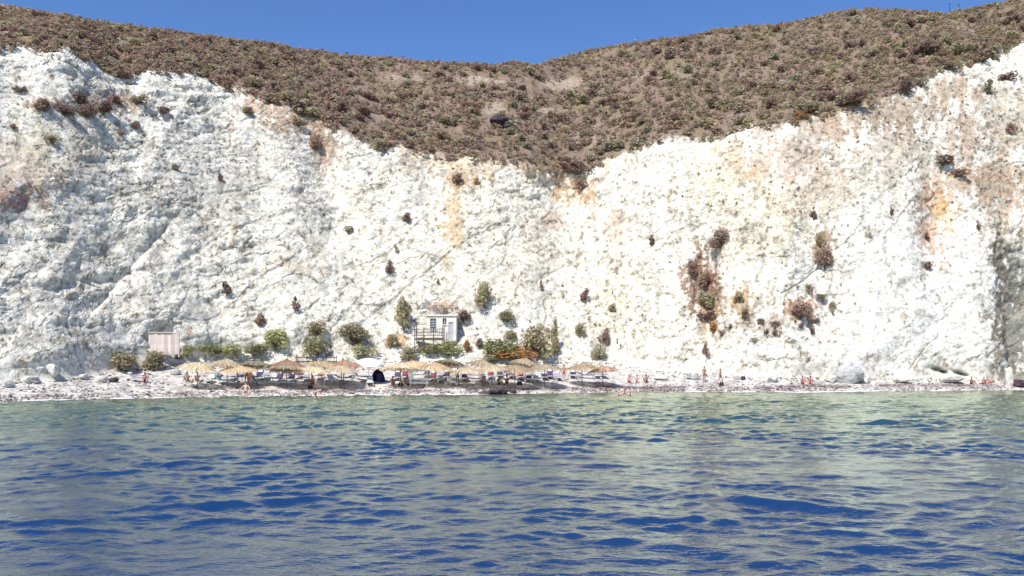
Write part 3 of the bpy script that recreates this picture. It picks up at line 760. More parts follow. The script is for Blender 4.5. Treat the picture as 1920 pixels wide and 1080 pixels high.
# ------------------------------------------------------------------ people
SKINS = [plain('skin_tan', (0.42, 0.25, 0.18), 0.55), plain('skin_fair', (0.55, 0.36, 0.29), 0.55), plain('skin_red', (0.42, 0.20, 0.155), 0.55), plain('skin_brown', (0.30, 0.17, 0.11), 0.55)]
HAIR = {'dark': plain('hair_dark', (0.03, 0.02, 0.016), 0.5), 'brown': plain('hair_brown', (0.10, 0.055, 0.03), 0.5), 'fair': plain('hair_fair', (0.42, 0.30, 0.15), 0.5)}
CLOTH = {'navy': plain('cloth_navy', (0.025, 0.03, 0.10), 0.8, .2), 'red': plain('cloth_red', (0.40, 0.05, 0.06), 0.8, .2), 'black': plain('cloth_black', (0.02, 0.02, 0.025), 0.8, .2),
         'white': plain('cloth_white', (0.74, 0.74, 0.72), 0.8, .1), 'purple': plain('cloth_purple', (0.060, 0.035, 0.10), 0.8, .2), 'blue': plain('cloth_blue', (0.05, 0.13, 0.42), 0.8, .2),  # purple kept extra dark so mattresses deepen the shade under the parasols
         'teal': plain('cloth_teal', (0.16, 0.36, 0.38), 0.8, .2), 'maroon': plain('cloth_maroon', (0.20, 0.04, 0.07), 0.8, .2), 'lilac': plain('cloth_lilac', (0.42, 0.40, 0.62), 0.8, .2), 'grey': plain('cloth_grey', (0.30, 0.30, 0.33), 0.8, .2)}

def skinned(name, verts, edges, radii, mat, levels=1):
    me = bpy.data.meshes.new('tmp'); me.from_pydata(verts, edges, [])
    o = bpy.data.objects.new('tmp', me); COL.objects.link(o)
    md = o.modifiers.new('s', 'SKIN'); md.use_smooth_shade = True
    for i, r in enumerate(radii):
        sv = me.skin_vertices[0].data[i]; sv.radius = (r, r) if isinstance(r, (int, float)) else r
        sv.use_root = (i == 0)
    sb = o.modifiers.new('b', 'SUBSURF'); sb.levels = levels; sb.render_levels = levels
    dg = bpy.context.evaluated_depsgraph_get()
    res = bpy.data.meshes.new_from_object(o.evaluated_get(dg))
    bpy.data.objects.remove(o); bpy.data.meshes.remove(me)
    res.name = name; res.materials.clear(); res.materials.append(mat)
    res.shade_smooth()
    return res

def joints(pose):
    """joint positions for a figure about 1.72 m tall that faces -Y"""
    V = Vector
    if pose in ('stand', 'hip', 'wade', 'walk'):
        J = dict(pel=V((0, 0, .95)), bel=V((0, -.01, 1.10)), che=V((0, 0, 1.30)), nk=V((0, 0, 1.47)), hd=V((0, -.02, 1.61)),
                 shL=V((.19, 0, 1.40)), shR=V((-.19, 0, 1.40)), elL=V((.25, .02, 1.13)), elR=V((-.25, .02, 1.13)), wrL=V((.25, -.08, .88)), wrR=V((-.25, -.08, .88)),
                 hiL=V((.09, 0, .90)), hiR=V((-.09, 0, .90)), knL=V((.11, -.02, .50)), knR=V((-.11, -.02, .50)), anL=V((.12, .02, .09)), anR=V((-.12, .02, .09)))
        if pose == 'hip': J.update(elL=V((.40, .05, 1.17)), wrL=V((.19, -.08, 1.00)), hd=V((.02, -.03, 1.61)))
        if pose == 'wade': J.update(elL=V((.38, -.05, 1.18)), wrL=V((.42, -.25, 1.06)), elR=V((-.38, -.05, 1.18)), wrR=V((-.44, -.24, 1.05)))
        if pose == 'walk': J.update(knL=V((.10, -.22, .52)), anL=V((.10, -.22, .09)), knR=V((-.10, .08, .50)), anR=V((-.11, .32, .14)), wrL=V((.26, .12, .92)), wrR=V((-.26, -.24, .95)))
    elif pose == 'bend':
        J = dict(pel=V((0, .12, .92)), bel=V((0, 0, 1.02)), che=V((0, -.20, 1.10)), nk=V((0, -.37, 1.13)), hd=V((0, -.50, 1.12)),
                 shL=V((.19, -.30, 1.10)), shR=V((-.19, -.30, 1.10)), elL=V((.22, -.36, .83)), elR=V((-.22, -.36, .83)), wrL=V((.18, -.46, .60)), wrR=V((-.18, -.46, .60)),
                 hiL=V((.09, .10, .88)), hiR=V((-.09, .10, .88)), knL=V((.12, -.02, .49)), knR=V((-.12, -.02, .49)), anL=V((.13, .06, .09)), anR=V((-.13, .06, .09)))
    elif pose == 'sit':
        J = dict(pel=V((0, .05, .12)), bel=V((0, .08, .26)), che=V((0, .06, .46)), nk=V((0, .02, .63)), hd=V((0, -.02, .77)),
                 shL=V((.19, .05, .56)), shR=V((-.19, .05, .56)), elL=V((.27, -.16, .42)), elR=V((-.27, -.16, .42)), wrL=V((.16, -.36, .45)), wrR=V((-.16, -.36, .45)),
                 hiL=V((.09, .0, .11)), hiR=V((-.09, .0, .11)), knL=V((.15, -.38, .42)), knR=V((-.15, -.38, .42)), anL=V((.13, -.62, .08)), anR=V((-.13, -.62, .08)))
    elif pose == 'recline':
        J = dict(pel=V((0, 0, .12)), bel=V((0, .14, .18)), che=V((0, .32, .30)), nk=V((0, .46, .42)), hd=V((0, .55, .53)),
                 shL=V((.19, .40, .36)), shR=V((-.19, .40, .36)), elL=V((.30, .52, .12)), elR=V((-.30, .52, .12)), wrL=V((.30, .28, .05)), wrR=V((-.30, .28, .05)),
                 hiL=V((.09, -.05, .11)), hiR=V((-.09, -.05, .11)), knL=V((.11, -.46, .18)), knR=V((-.11, -.44, .30)), anL=V((.12, -.86, .07)), anR=V((-.12, -.78, .07)))
    else:  # prone, propped on the forearms
        J = dict(pel=V((0, .10, .12)), bel=V((0, -.05, .14)), che=V((0, -.25, .24)), nk=V((0, -.39, .36)), hd=V((0, -.47, .49)),
                 shL=V((.19, -.33, .29)), shR=V((-.19, -.33, .29)), elL=V((.24, -.44, .05)), elR=V((-.24, -.44, .05)), wrL=V((.14, -.66, .04)), wrR=V((-.14, -.66, .04)),
                 hiL=V((.09, .16, .11)), hiR=V((-.09, .16, .11)), knL=V((.11, .57, .08)), knR=V((-.11, .57, .08)), anL=V((.12, .97, .08)), anR=V((-.12, .97, .08)))
    return J

BODY = {}
def body_mesh(pose, skin):
    key = (pose, skin)
    if key in BODY: return BODY[key]
    J = joints(pose)
    names, vs, es, rs = {}, [], [], []
    def add(k, p, r, par=None):
        names[k] = len(vs); vs.append(tuple(p)); rs.append(r)
        if par: es.append((names[par], names[k]))
    add('pel', J['pel'], (.145, .11)); add('bel', J['bel'], (.125, .10), 'pel'); add('che', J['che'], (.155, .115), 'bel'); add('nk', J['nk'], .055, 'che')
    up = (J['hd'] - J['nk']).normalized()
    add('hd', J['hd'], (.082, .098), 'nk'); add('top', J['hd'] + up * .085, (.07, .08), 'hd')
    fwd = (Vector((0, -1, 0)) - up * up.dot(Vector((0, -1, 0)))).normalized()
    for s in 'LR':
        add('sh' + s, J['sh' + s], .062, 'che'); add('el' + s, J['el' + s], .043, 'sh' + s); add('wr' + s, J['wr' + s], .028, 'el' + s)
        d = (J['wr' + s] - J['el' + s]).normalized()
        add('pa' + s, J['wr' + s] + d * .075, (.042, .020), 'wr' + s)
        add('hi' + s, J['hi' + s], .092, 'pel')
        mid = J['hi' + s].lerp(J['kn' + s], .5); add('th' + s, mid, .075, 'hi' + s)
        add('kn' + s, J['kn' + s], .055, 'th' + s)
        cf = J['kn' + s].lerp(J['an' + s], .35); add('cf' + s, cf, .053, 'kn' + s)
        add('an' + s, J['an' + s], .036, 'cf' + s)
        f = Vector((0, -1, 0)) if pose != 'prone' else Vector((0, 1, 0))
        add('fo' + s, J['an' + s] + f * .13 + Vector((0, 0, -.055 if pose != 'prone' else -.03)), (.040, .026), 'an' + s)
        add('to' + s, J['an' + s] + f * .19 + Vector((0, 0, -.065 if pose != 'prone' else -.04)), (.034, .018), 'fo' + s)
    me = skinned('person', vs, es, rs, SKINS[skin], 1)
    # nose, ears, fingers and eyes joined into the same body mesh
    bm = bmesh.new(); bm.from_mesh(me)
    def blob(c, r, sc=(1, 1, 1)):
        r_ = bmesh.ops.create_icosphere(bm, subdivisions=1, radius=r)
        for v in r_['verts']: v.co = Vector((v.co.x * sc[0], v.co.y * sc[1], v.co.z * sc[2])) + c
    hc = J['hd'] + up * .03
    blob(hc + fwd * .097 - up * .012, .017, (.8, 1, 1.4)); blob(hc + Vector((.083, 0, 0)), .024, (.45, .8, 1.2)); blob(hc + Vector((-.083, 0, 0)), .024, (.45, .8, 1.2))
    for s in 'LR':
        d = (J['wr' + s] - J['el' + s]).normalized(); side = d.cross(Vector((0, 1, .2))).normalized()
        p0 = J['wr' + s] + d * .095; curl = side.cross(d).normalized()
        for i, ln in enumerate((.062, .075, .070, .054)):
            co, fc = [], []
            a = p0 + side * (.027 - .018 * i)
            tube(co, fc, [a - d * .02, a + d * ln * .5, a + d * ln + curl * .02], [.010, .009, .006], 5)
            vv = [bm.verts.new(c) for c in co]
            for f4 in fc: bm.faces.new([vv[k] for k in f4])
            bm.faces.new(vv[-5:])
        co, fc = [], []
        a = J['wr' + s] + d * .03
        tube(co, fc, [a, a + d * .03 + side * .045, a + d * .07 + side * .055], [.014, .011, .008], 5)
        vv = [bm.verts.new(c) for c in co]
        for f4 in fc: bm.faces.new([vv[k] for k in f4])
        bm.faces.new(vv[-5:])
    bm.to_mesh(me); bm.free(); me.shade_smooth()
    BODY[key] = (me, J, up, fwd)
    return BODY[key]

WEAR = {}
def person(pose, px, py, skin, hair, wear, label, rz=0.0, top=None, scale=1.0, dz=0.0, group='people on the beach', at=None, hat=None):
    me, J, up, fwd = body_mesh(pose, skin)
    p = at if at is not None else ground(px, py)[0]
    o = empty('person', p + Vector((0, 0, dz)), label, 'person', group, RAD(rz))
    o.scale = (scale,) * 3
    part('body', me, o)
    key = (pose, 'hair', hair)
    if key not in WEAR:
        bm = bmesh.new(); bmesh.ops.create_uvsphere(bm, u_segments=14, v_segments=9, radius=1)
        q = Vector((0, 0, 1)).rotation_difference(up)
        for v in list(bm.verts):
            if v.co.z < -.1 and v.co.y < .2: bm.verts.remove(v)
        for v in bm.verts: v.co = q @ Vector((v.co.x * .094, v.co.y * .112 + .012, v.co.z * .118)) + J['hd'] + up * .035
        m2 = bpy.data.meshes.new('hair'); bm.to_mesh(m2); bm.free(); m2.materials.append(HAIR[hair]); m2.shade_smooth(); WEAR[key] = m2
    part('hair', WEAR[key], o)
    key = (pose, 'shorts', wear)
    if key not in WEAR:
        vs, es, rs = [tuple(J['pel'])], [], [(.160, .125)]
        for s in 'LR':
            b = len(vs); vs += [tuple(J['hi' + s]), tuple(J['hi' + s].lerp(J['kn' + s], .42))]; rs += [.106, .094]; es += [(0, b), (b, b + 1)]
        vs.append(tuple(J['pel'].lerp(J['bel'], .6))); rs.append((.140, .115)); es.append((0, len(vs) - 1))
        WEAR[key] = skinned('swim_shorts', vs, es, rs, CLOTH[wear], 1)
    part('swim_shorts', WEAR[key], o)
    if top:
        key = (pose, 'top', top)
        if key not in WEAR:
            a = J['che']; vs = [tuple(a.lerp(J['bel'], .55)), tuple(a), tuple(a.lerp(J['nk'], .45))]
            WEAR[key] = skinned('top', vs, [(0, 1), (1, 2)], [(.145, .118), (.172, .132), (.12, .09)], CLOTH[top], 1)
        part('top', WEAR[key], o)
    if hat:
        bm = bmesh.new()
        bmesh.ops.create_cone(bm, cap_ends=True, segments=16, radius1=.22, radius2=.20, depth=.02)
        r_ = bmesh.ops.create_cone(bm, cap_ends=True, segments=16, radius1=.115, radius2=.095, depth=.11)
        for v in r_['verts']: v.co.z += .06
        m2 = bpy.data.meshes.new('sun_hat'); bm.to_mesh(m2); bm.free(); m2.materials.append(CLOTH[hat])
        h = part('sun_hat', m2, o); h.location = J['hd'] + up * .11
    return o

def water_spot(px, py, depth):
    """a point on the sea surface seen at a photo pixel, sunk by depth"""
    D = CAMZ * F / (py - HZ)
    return Vector(((px - 960) / F * D, D, -depth))

person('stand', 462, 722, 2, 'brown', 'red', 'sunburnt person in red shorts and bare chest standing on the shingle behind the wading man', 10)
person('wade', 461, 745, 1, 'dark', 'maroon', 'man in dark shorts wading at the water edge with arms held out', -12, at=water_spot(461, 745.5, .38))
person('stand', 468, 727, 2, 'dark', 'red', 'sunburnt person in a red top standing right behind the wading man', -20, top='red')
person('bend', 590, 748, 1, 'dark', 'black', 'person bending forward at the water edge in black swimwear', 75, at=water_spot(592, 748, .42))
person('sit', 272, 717, 2, 'dark', 'navy', 'person sitting alone at the left end of the beach in a maroon top', 20, top='maroon')
person('sit', 587, 722, 2, 'dark', 'maroon', 'reddish person sitting under the parasol beside the white post', -25, top='maroon')
person('sit', 736, 722, 2, 'brown', 'red', 'reddish person in red sitting right of the navy beach tent', 15, top='red')
person('sit', 764, 722, 3, 'dark', 'black', 'tanned person in black sitting left of the stacked white loungers', -15)
person('stand', 858, 722, 3, 'dark', 'black', 'tanned person in black shorts standing under the middle parasols', 30)
person('sit', 950, 720, 2, 'dark', 'purple', 'person in a purple top and dark hat sitting above the black shore rocks', 0, top='purple', hat='black')
person('sit', 936, 721, 3, 'brown', 'maroon', 'tanned person in maroon shorts sitting left of the person in a purple top', 30)
person('stand', 1058, 714, 2, 'brown', 'maroon', 'sunburnt person standing between the right end parasols and the row', 15)
person('sit', 1180, 718, 1, 'brown', 'red', 'fair skinned person sitting just right of the last parasol', 30)
person('sit', 1194, 718, 1, 'dark', 'grey', 'fair skinned person in grey sitting middle of three right of the parasols', -10, top='grey')
person('sit', 1212, 717, 3, 'dark', 'black', 'tanned person in black sitting rightmost of three right of the parasols', -30)
person('prone', 1166, 741, 1, 'brown', 'maroon', 'pale bather lying propped on elbows in the shallows, left of two', 40, at=water_spot(1164, 742, .05))
person('sit', 1182, 741, 1, 'dark', 'black', 'pale bather sitting in the shallows, right of two', 0, at=water_spot(1180, 742, .10))
person('stand', 1321, 716, 3, 'dark', 'maroon', 'slim tanned person standing at the foot of the white cliff beside a dark lounger', 20)
person('walk', 1351, 720, 3, 'dark', 'navy', 'person with a blue top walking at the foot of the right cliff', 60, top='blue', scale=0.95)
person('sit', 1505, 721, 2, 'brown', 'red', 'reddish person sitting left of two below the white right cliff', 20)
person('sit', 1520, 721, 2, 'dark', 'red', 'reddish person in a red top sitting right of two below the white right cliff', -20, top='red')
person('sit', 1822, 721, 3, 'dark', 'maroon', 'tanned person sitting at the right end of the beach, leftmost of three', 10)
person('sit', 1846, 720, 2, 'fair', 'red', 'reddish fair haired person sitting middle of three at the right beach end', -15)
person('recline', 1858, 719, 2, 'brown', 'red', 'reddish person reclining rightmost of three at the right end of the beach', -35)
person('sit', 352, 716, 3, 'dark', 'grey', 'person in grey sitting left of two at the left parasols', 0, top='grey')
person('sit', 371, 715, 3, 'brown', 'grey', 'person in grey sitting right of two at the left parasols', 10, top='teal')
person('recline', 905, 718, 2, 'brown', 'purple', 'person in purple lying back under the row right of the standing tanned person', 0)
# ------------------------------------------------------------------ beach furniture and buildings
def box_mesh(name, sx, sy, sz, mat, bevel=0.0, at=(0, 0, 0)):
    bm = bmesh.new(); bmesh.ops.create_cube(bm, size=1)
    for v in bm.verts: v.co = Vector((v.co.x * sx, v.co.y * sy, v.co.z * sz)) + Vector(at)
    if bevel: bmesh.ops.bevel(bm, geom=bm.edges[:], offset=bevel, segments=1, affect='EDGES')
    me = bpy.data.meshes.new(name); bm.to_mesh(me); bm.free(); me.materials.append(mat)
    return me

def rod_mesh(name, pts, r, mat, seg=6):
    co, fc = [], []
    tube(co, fc, pts, [r] * len(pts), seg)
    bm = bmesh.new(); vv = [bm.verts.new(c) for c in co]
    for f4 in fc: bm.faces.new([vv[k] for k in f4])
    bm.faces.new(vv[-seg:]); bm.faces.new(vv[:seg][::-1])
    me = bpy.data.meshes.new(name); bm.to_mesh(me); bm.free(); me.materials.append(mat); me.shade_smooth()
    return me

M_WOOD = plain('weathered_wood', (0.22, 0.16, 0.11), 0.85, 0.3, 8)
M_DWOOD = plain('dark_wood', (0.055, 0.042, 0.048), 0.85, 0.3, 8)
M_WHITE = plain('white_paint', (0.78, 0.78, 0.77), 0.6, 0.06, 3)
M_PLASTER = plain('whitewash', (0.65, 0.615, 0.55), 0.9, 0.22, 1.6)
M_METAL = plain('grey_metal', (0.46, 0.46, 0.48), 0.5, 0.1, 5, 0.4)
M_PINK = plain('pink_boards', (0.54, 0.465, 0.425), 0.85, 0.2, 1.4)
def vary(m, lo, hi):
    nt = m.node_tree; bs = nt.nodes['Principled BSDF']; src = bs.inputs['Base Color'].links[0].from_socket
    oi = N(nt, 'ShaderNodeObjectInfo'); mr = N(nt, 'ShaderNodeMapRange'); mr.inputs['To Min'].default_value = lo; mr.inputs['To Max'].default_value = hi
    hs = N(nt, 'ShaderNodeHueSaturation'); nt.links.new(oi.outputs['Random'], mr.inputs['Value']); nt.links.new(mr.outputs[0], hs.inputs['Value'])
    nt.links.new(src, hs.inputs['Color']); nt.links.new(hs.outputs[0], bs.inputs['Base Color'])
vary(M_PINK, .75, 1.2); vary(M_WOOD, .7, 1.3); vary(M_DWOOD, .7, 1.4)
M_GLASS = plain('window_glass', (0.10, 0.11, 0.12), 0.15)

def thatch_mesh(seed, base, rad=1.55):
    rg = np.random.default_rng(seed); Q, CC = [], []
    for layer in range(4):
        r0, r1 = [(0.05, 0.62), (0.40, 0.98), (0.75, 1.32), (1.05, 1.6)][layer]
        nb = [50, 90, 120, 150][layer]
        for k in range(nb):
            a = 6.283 * (k + rg.random()) / nb; wv = 6.283 / nb * 0.95
            ra, rb = r0 * rad / 1.55, (r1 + 0.09 * rg.normal()) * rad / 1.55
            zf = lambda r: 0.66 * (1 - r / 1.6) ** 0.9 if r < 1.6 else -0.02
            za, zb = zf(min(ra, 1.59)) + 0.03, zf(min(rb, 1.59)) - 0.05 - (0.16 * rg.random() if layer == 3 else 0.02)
            u = lambda r, t, z: (r * math.cos(t), r * math.sin(t), z + 0.015 * rg.normal())
            Q.append([u(ra, a - wv * .6, za), u(rb, a - wv * .5, zb), u(rb * 1.01, a + wv * .5, zb), u(ra, a + wv * .6, za)])
            CC.append(np.array(base) * math.exp(0.20 * rg.normal()) * (1 + 0.04 * rg.normal(size=3)))
    Q = np.array(Q); CC = np.clip(np.array(CC), .03, .8)
    return mesh_np('thatch', Q.reshape(-1, 3), np.arange(len(Q) * 4).reshape(-1, 4), M_LEAF, np.repeat(CC, 4, 0), link=False)
TH = {'pale': [thatch_mesh(s, (0.68, 0.57, 0.41)) for s in (1, 2, 3)], 'tan': [thatch_mesh(s, (0.63, 0.49, 0.32)) for s in (4, 5)], 'red': [thatch_mesh(s, (0.52, 0.34, 0.24)) for s in (6, 7)], 'olive': [thatch_mesh(s, (0.46, 0.40, 0.28)) for s in (8, 9)]}
POLE = rod_mesh('pole', [(0, 0, -0.3), (0, 0, 2.1)], 0.04, M_WOOD, 7)
TUFT = leaf_mesh('crown_tuft', 5, 60, 'cone', 0.3, (0.46, 0.36, 0.2), 5)
BEAM = rod_mesh('beam', [(0, 0, 0), (1.35, 0, -0.42)], 0.022, M_WOOD, 5)
def parasol(px, top, kind, label, rad=1.0):
    """straw parasol whose roof is centred on photo row top; its post stands on the shingle"""
    best = None
    for py in np.arange(698, 729, 1.0):
        p, mpp = ground(px, py)
        r = HZ - (p.z + 1.95 - CAMZ) / p.y * F
        if best is None or abs(r - top) < best[0]: best = (abs(r - top), p)
    p = best[1]
    o = empty('straw_parasol', p, label, 'parasol', 'straw parasols in two rows along the beach', RP.random() * 6.28)
    o.scale = (1, 1, RP.uniform(.9, 1.08))
    part('pole', POLE, o)
    th = part('thatch', RP.choice(TH[kind]), o, (0, 0, 1.74), (RAD(RP.uniform(-9, 9)), RAD(RP.uniform(-9, 9)), 0), (rad, rad, RP.uniform(.7, .95)))
    part('crown_tuft', TUFT, th, (0, 0, 0.58), (0, 0, 0), (0.26, 0.26, 0.26))
    for k in range(6): part('beam', BEAM, o, (0, 0, 2.08), (0, 0, k * 1.047), (rad, rad, 1))
    return o
PARA = [
 (370, 690, 'pale', 'leftmost straw parasol, pale and low beside the two people in grey'),
 (425, 684, 'pale', 'pale straw parasol left of the sunburnt standing person, back row'),
 (446, 692, 'tan', 'straw parasol directly behind the sunburnt standing person'),
 (482, 683, 'olive', 'greyish straw parasol right of the sunburnt standing person, back row'),
 (537, 685, 'red', 'reddish straw parasol in the back row left of the white post'),
 (537, 697, 'olive', 'olive straw parasol over the dark purple loungers, front row'),
 (585, 690, 'pale', 'pale straw parasol above the reddish sitting person by the white post'),
 (608, 683, 'tan', 'tan straw parasol behind the white post, back row'),
 (645, 685, 'red', 'reddish straw parasol left of the white cloth parasol'),
 (640, 697, 'pale', 'pale straw parasol above the grey lilac lounger, left of the white cloth parasol'),
 (772, 682, 'tan', 'tan straw parasol behind the stacked white loungers, back row'),
 (752, 694, 'pale', 'wide pale straw parasol just right of the navy beach tent'),
 (815, 689, 'tan', 'wide tan straw parasol in the middle of the row under the vivid green bush'),
 (842, 681, 'olive', 'brownish straw parasol behind the wide tan one, back row'),
 (875, 692, 'pale', 'pale straw parasol over the standing tanned person'),
 (905, 684, 'olive', 'olive straw parasol below the ragged olive bush, back row'),
 (922, 694, 'pale', 'pale straw parasol left of the person in a purple top'),
 (966, 692, 'tan', 'tan straw parasol above the person in a purple top, below the orange growth'),
 (985, 682, 'pale', 'pale straw parasol below the largest tree, back row'),
 (1022, 690, 'olive', 'olive straw parasol right of the person in a purple top'),
 (1092, 688, 'tan', 'orange tan straw parasol right of the sunburnt person standing at the row end'),
 (1130, 690, 'red', 'last straw parasol at the right end of the row'),
]
for px, top, k, lb in PARA: parasol(px, top, k, lb, RP.uniform(1.0, 1.22))

# sun loungers
LG_FRAME = {}
def lounger_parts(frame_mat, cloth):
    key = (frame_mat.name, cloth)
    if key not in LG_FRAME:
        bm = bmesh.new()
        for s in (-1, 1):
            r_ = bmesh.ops.create_cube(bm, size=1)
            for v in r_['verts']: v.co = Vector((v.co.x * .05 + s * .31, v.co.y * 1.9, v.co.z * .06 + .31))
        for yy in (-.92, .25, .92):
            r_ = bmesh.ops.create_cube(bm, size=1)
            for v in r_['verts']: v.co = Vector((v.co.x * .565, v.co.y * .05 + yy, v.co.z * .05 + .31))
        fr = bpy.data.meshes.new('frame'); bm.to_mesh(fr); bm.free(); fr.materials.append(frame_mat)
        LG_FRAME[key] = (fr, box_mesh('leg', .05, .05, .30, frame_mat), box_mesh('mattress', .60, 1.24, .08, CLOTH[cloth], .02), box_mesh('backrest', .60, .72, .08, CLOTH[cloth], .02, (0, .36, 0)), box_mesh('pillow', .42, .2, .07, CLOTH['white'], .02))
    return LG_FRAME[key]
def lounger(px, py, rz, cloth, label, frame=None, tilt=40, dz=0.0):
    fr, leg, mat, back, pil = lounger_parts(frame or M_WHITE, cloth)
    p, mpp = ground(px, py)
    o = empty('sun_lounger', p + Vector((0, 0, dz)), label, 'sun lounger', 'sun loungers on the beach', RAD(rz))
    part('frame', fr, o)
    for sx, sy in ((-.31, -.8), (.31, -.8), (-.31, .8), (.31, .8)): part('leg', leg, o, (sx, sy, .14))
    part('mattress', mat, o, (0, -.32, .385))
    b = part('backrest', back, o, (0, .28, .385), (RAD(tilt), 0, 0))
    part('pillow', pil, b, (0, .56, .076))
    return o
LOUNGE = [
 (256, 716, 80, 'grey', 'grey lounger beside the person sitting alone at the left end of the beach'),
 (395, 716, 5, 'white', 'white lounger right of the two people in grey at the left parasols'),
 (418, 720, 70, 'teal', 'pale teal lounger turned sideways left of the sunburnt standing person'),
 (434, 712, 0, 'grey', 'grey lounger touching the left of the sunburnt standing person'),
 (484, 712, -8, 'navy', 'navy lounger under the greyish parasol right of the sunburnt standing person'),
 (498, 711, 6, 'grey', 'grey lounger between the navy lounger and the purple pair'),
 (484, 722, 75, 'teal', 'pale teal lounger in front of the navy lounger'),
 (522, 716, -4, 'purple', 'left one of the dark purple pair of loungers under the olive parasol'),
 (546, 716, 6, 'purple', 'right one of the dark purple pair of loungers under the olive parasol'),
 (536, 723, 88, 'lilac', 'lilac lounger turned sideways in front of the dark purple pair'),
 (624, 718, 30, 'lilac', 'lilac white lounger just right of the white post'),
 (643, 714, 88, 'purple', 'long grey purple lounger seen side on, left of the white cloth parasol'),
 (676, 712, 86, 'maroon', 'brownish lounger seen side on under the white cloth parasol'),
 (694, 722, 10, 'white', 'white lounger in front of the navy beach tent'),
 (812, 714, -6, 'maroon', 'maroon lounger right of the stacked white loungers'),
 (826, 718, 8, 'grey', 'grey lounger right of the maroon lounger'),
 (846, 722, 20, 'white', 'white lounger at the feet of the standing tanned person'),
 (888, 711, 84, 'maroon', 'maroon lounger seen side on right of the standing tanned person'),
 (903, 708, 0, 'grey', 'grey lounger raised behind the person lying back in purple'),
 (990, 716, -5, 'purple', 'purple lounger left of the right end pair, below the largest tree'),
 (1006, 716, 8, 'grey', 'grey lounger right of the purple lounger below the largest tree'),
 (1032, 710, 0, 'purple', 'dark lounger left of the sunburnt person standing at the row end'),
 (1046, 713, 10, 'grey', 'grey lounger touching the legs of the sunburnt person at the row end'),
 (1075, 708, -4, 'navy', 'navy lounger left of the pair under the orange tan parasol'),
 (1097, 709, 78, 'navy', 'navy lounger turned sideways under the orange tan parasol'),
 (1120, 709, 0, 'grey', 'left grey lounger under the last parasol at the right end'),
 (1132, 709, 6, 'grey', 'dark framed grey lounger under the last parasol, right of its neighbour'),
 (405, 708, 0, 'grey', 'grey lounger in the shade of the pale parasol left of the sunburnt pair'),  # added from here on, lone last one aside, to darken under the parasols
 (448, 706, 4, 'purple', 'dark purple lounger behind the sunburnt pair'),
 (560, 710, -5, 'maroon', 'maroon lounger in the shade right of the dark purple pair'),
 (574, 714, 8, 'grey', 'grey lounger touching the left of the reddish person by the white post'),
 (600, 710, 0, 'maroon', 'maroon lounger right behind the white post'),
 (658, 708, 4, 'grey', 'grey lounger in the shade left of the white cloth parasol'),
 (745, 712, 0, 'purple', 'dark purple lounger behind the reddish person in red'),
 (760, 710, 5, 'maroon', 'maroon lounger behind the tanned person in black by the stack'),
 (800, 708, 0, 'purple', 'dark purple lounger behind the stack of white loungers'),
 (838, 710, -4, 'purple', 'dark purple lounger left of the standing tanned person'),
 (872, 713, 6, 'purple', 'dark purple lounger right of the standing tanned person'),
 (920, 710, 0, 'maroon', 'maroon lounger behind the tanned person in maroon shorts'),
 (938, 708, 5, 'navy', 'navy lounger behind the person in a purple top'),
 (958, 710, -5, 'purple', 'dark purple lounger right behind the person in a purple top'),
 (975, 711, 0, 'maroon', 'maroon lounger above the black beach bag'),
 (1020, 712, 4, 'navy', 'navy lounger below the olive parasol at the right of the row'),
 (1297, 711, 88, 'grey', 'dark grey lounger alone at the foot of the white cliff, seen side on'),
]
for i, (px, py, rz, cl, lb) in enumerate(LOUNGE): lounger(px, py, rz, cl, lb, M_METAL if ('dark' in lb or i % 3 == 0) else M_WHITE, RP.choice((25, 40, 50)))
for i, w_ in enumerate(('bottom', 'lower middle', 'upper middle', 'top')):
    lounger(785, 724, 90, 'white', f'white lounger lying {w_} in the stack of four left of the maroon lounger', M_WHITE, 4, dz=i * .40)

# white cloth parasol
def white_parasol():
    p, mpp = ground(692, 720)
    o = empty('cloth_parasol', p, 'large white cloth parasol with a domed top standing left of the navy beach tent', 'parasol')
    o.scale = (.98, .98, 1.0)
    part('pole', rod_mesh('pole', [(0, 0, -.3), (0, 0, 2.5)], .03, M_WHITE), o)
    bm = bmesh.new(); rings = []
    for j in range(7):
        t = j / 6; r = 1.55 * math.sin(t * 1.35) / math.sin(1.35); z = 2.5 - 0.72 * (1 - math.cos(t * 1.35)) / (1 - math.cos(1.35))
        ring = []
        for k in range(32):
            a = 6.283 * k / 32; pinch = 1 - 0.05 * t * abs(math.sin(a * 4)) 
            ring.append(bm.verts.new((r * pinch * math.cos(a), r * pinch * math.sin(a), z - 0.05 * t * (1 - abs(math.sin(a * 4))))))
        rings.append(ring)
    ring = [bm.verts.new((v.co.x * 1.005, v.co.y * 1.005, v.co.z - .16 - .03 * math.sin(k))) for k, v in enumerate(rings[-1])]
    rings.append(ring)
    for j in range(7):
        for k in range(32): bm.faces.new((rings[j][k], rings[j + 1][k], rings[j + 1][(k + 1) % 32], rings[j][(k + 1) % 32]))
    me = bpy.data.meshes.new('canopy'); bm.to_mesh(me); bm.free(); me.materials.append(CLOTH['white']); me.shade_smooth()
    part('canopy', me, o)
    rib = rod_mesh('rib', [(0, 0, 2.44), (.8, 0, 2.2), (1.45, 0, 1.76)], .012, M_METAL, 5)
    for k in range(8): part('rib', rib, o, (0, 0, 0), (0, 0, k * .7854 + .39))
white_parasol()

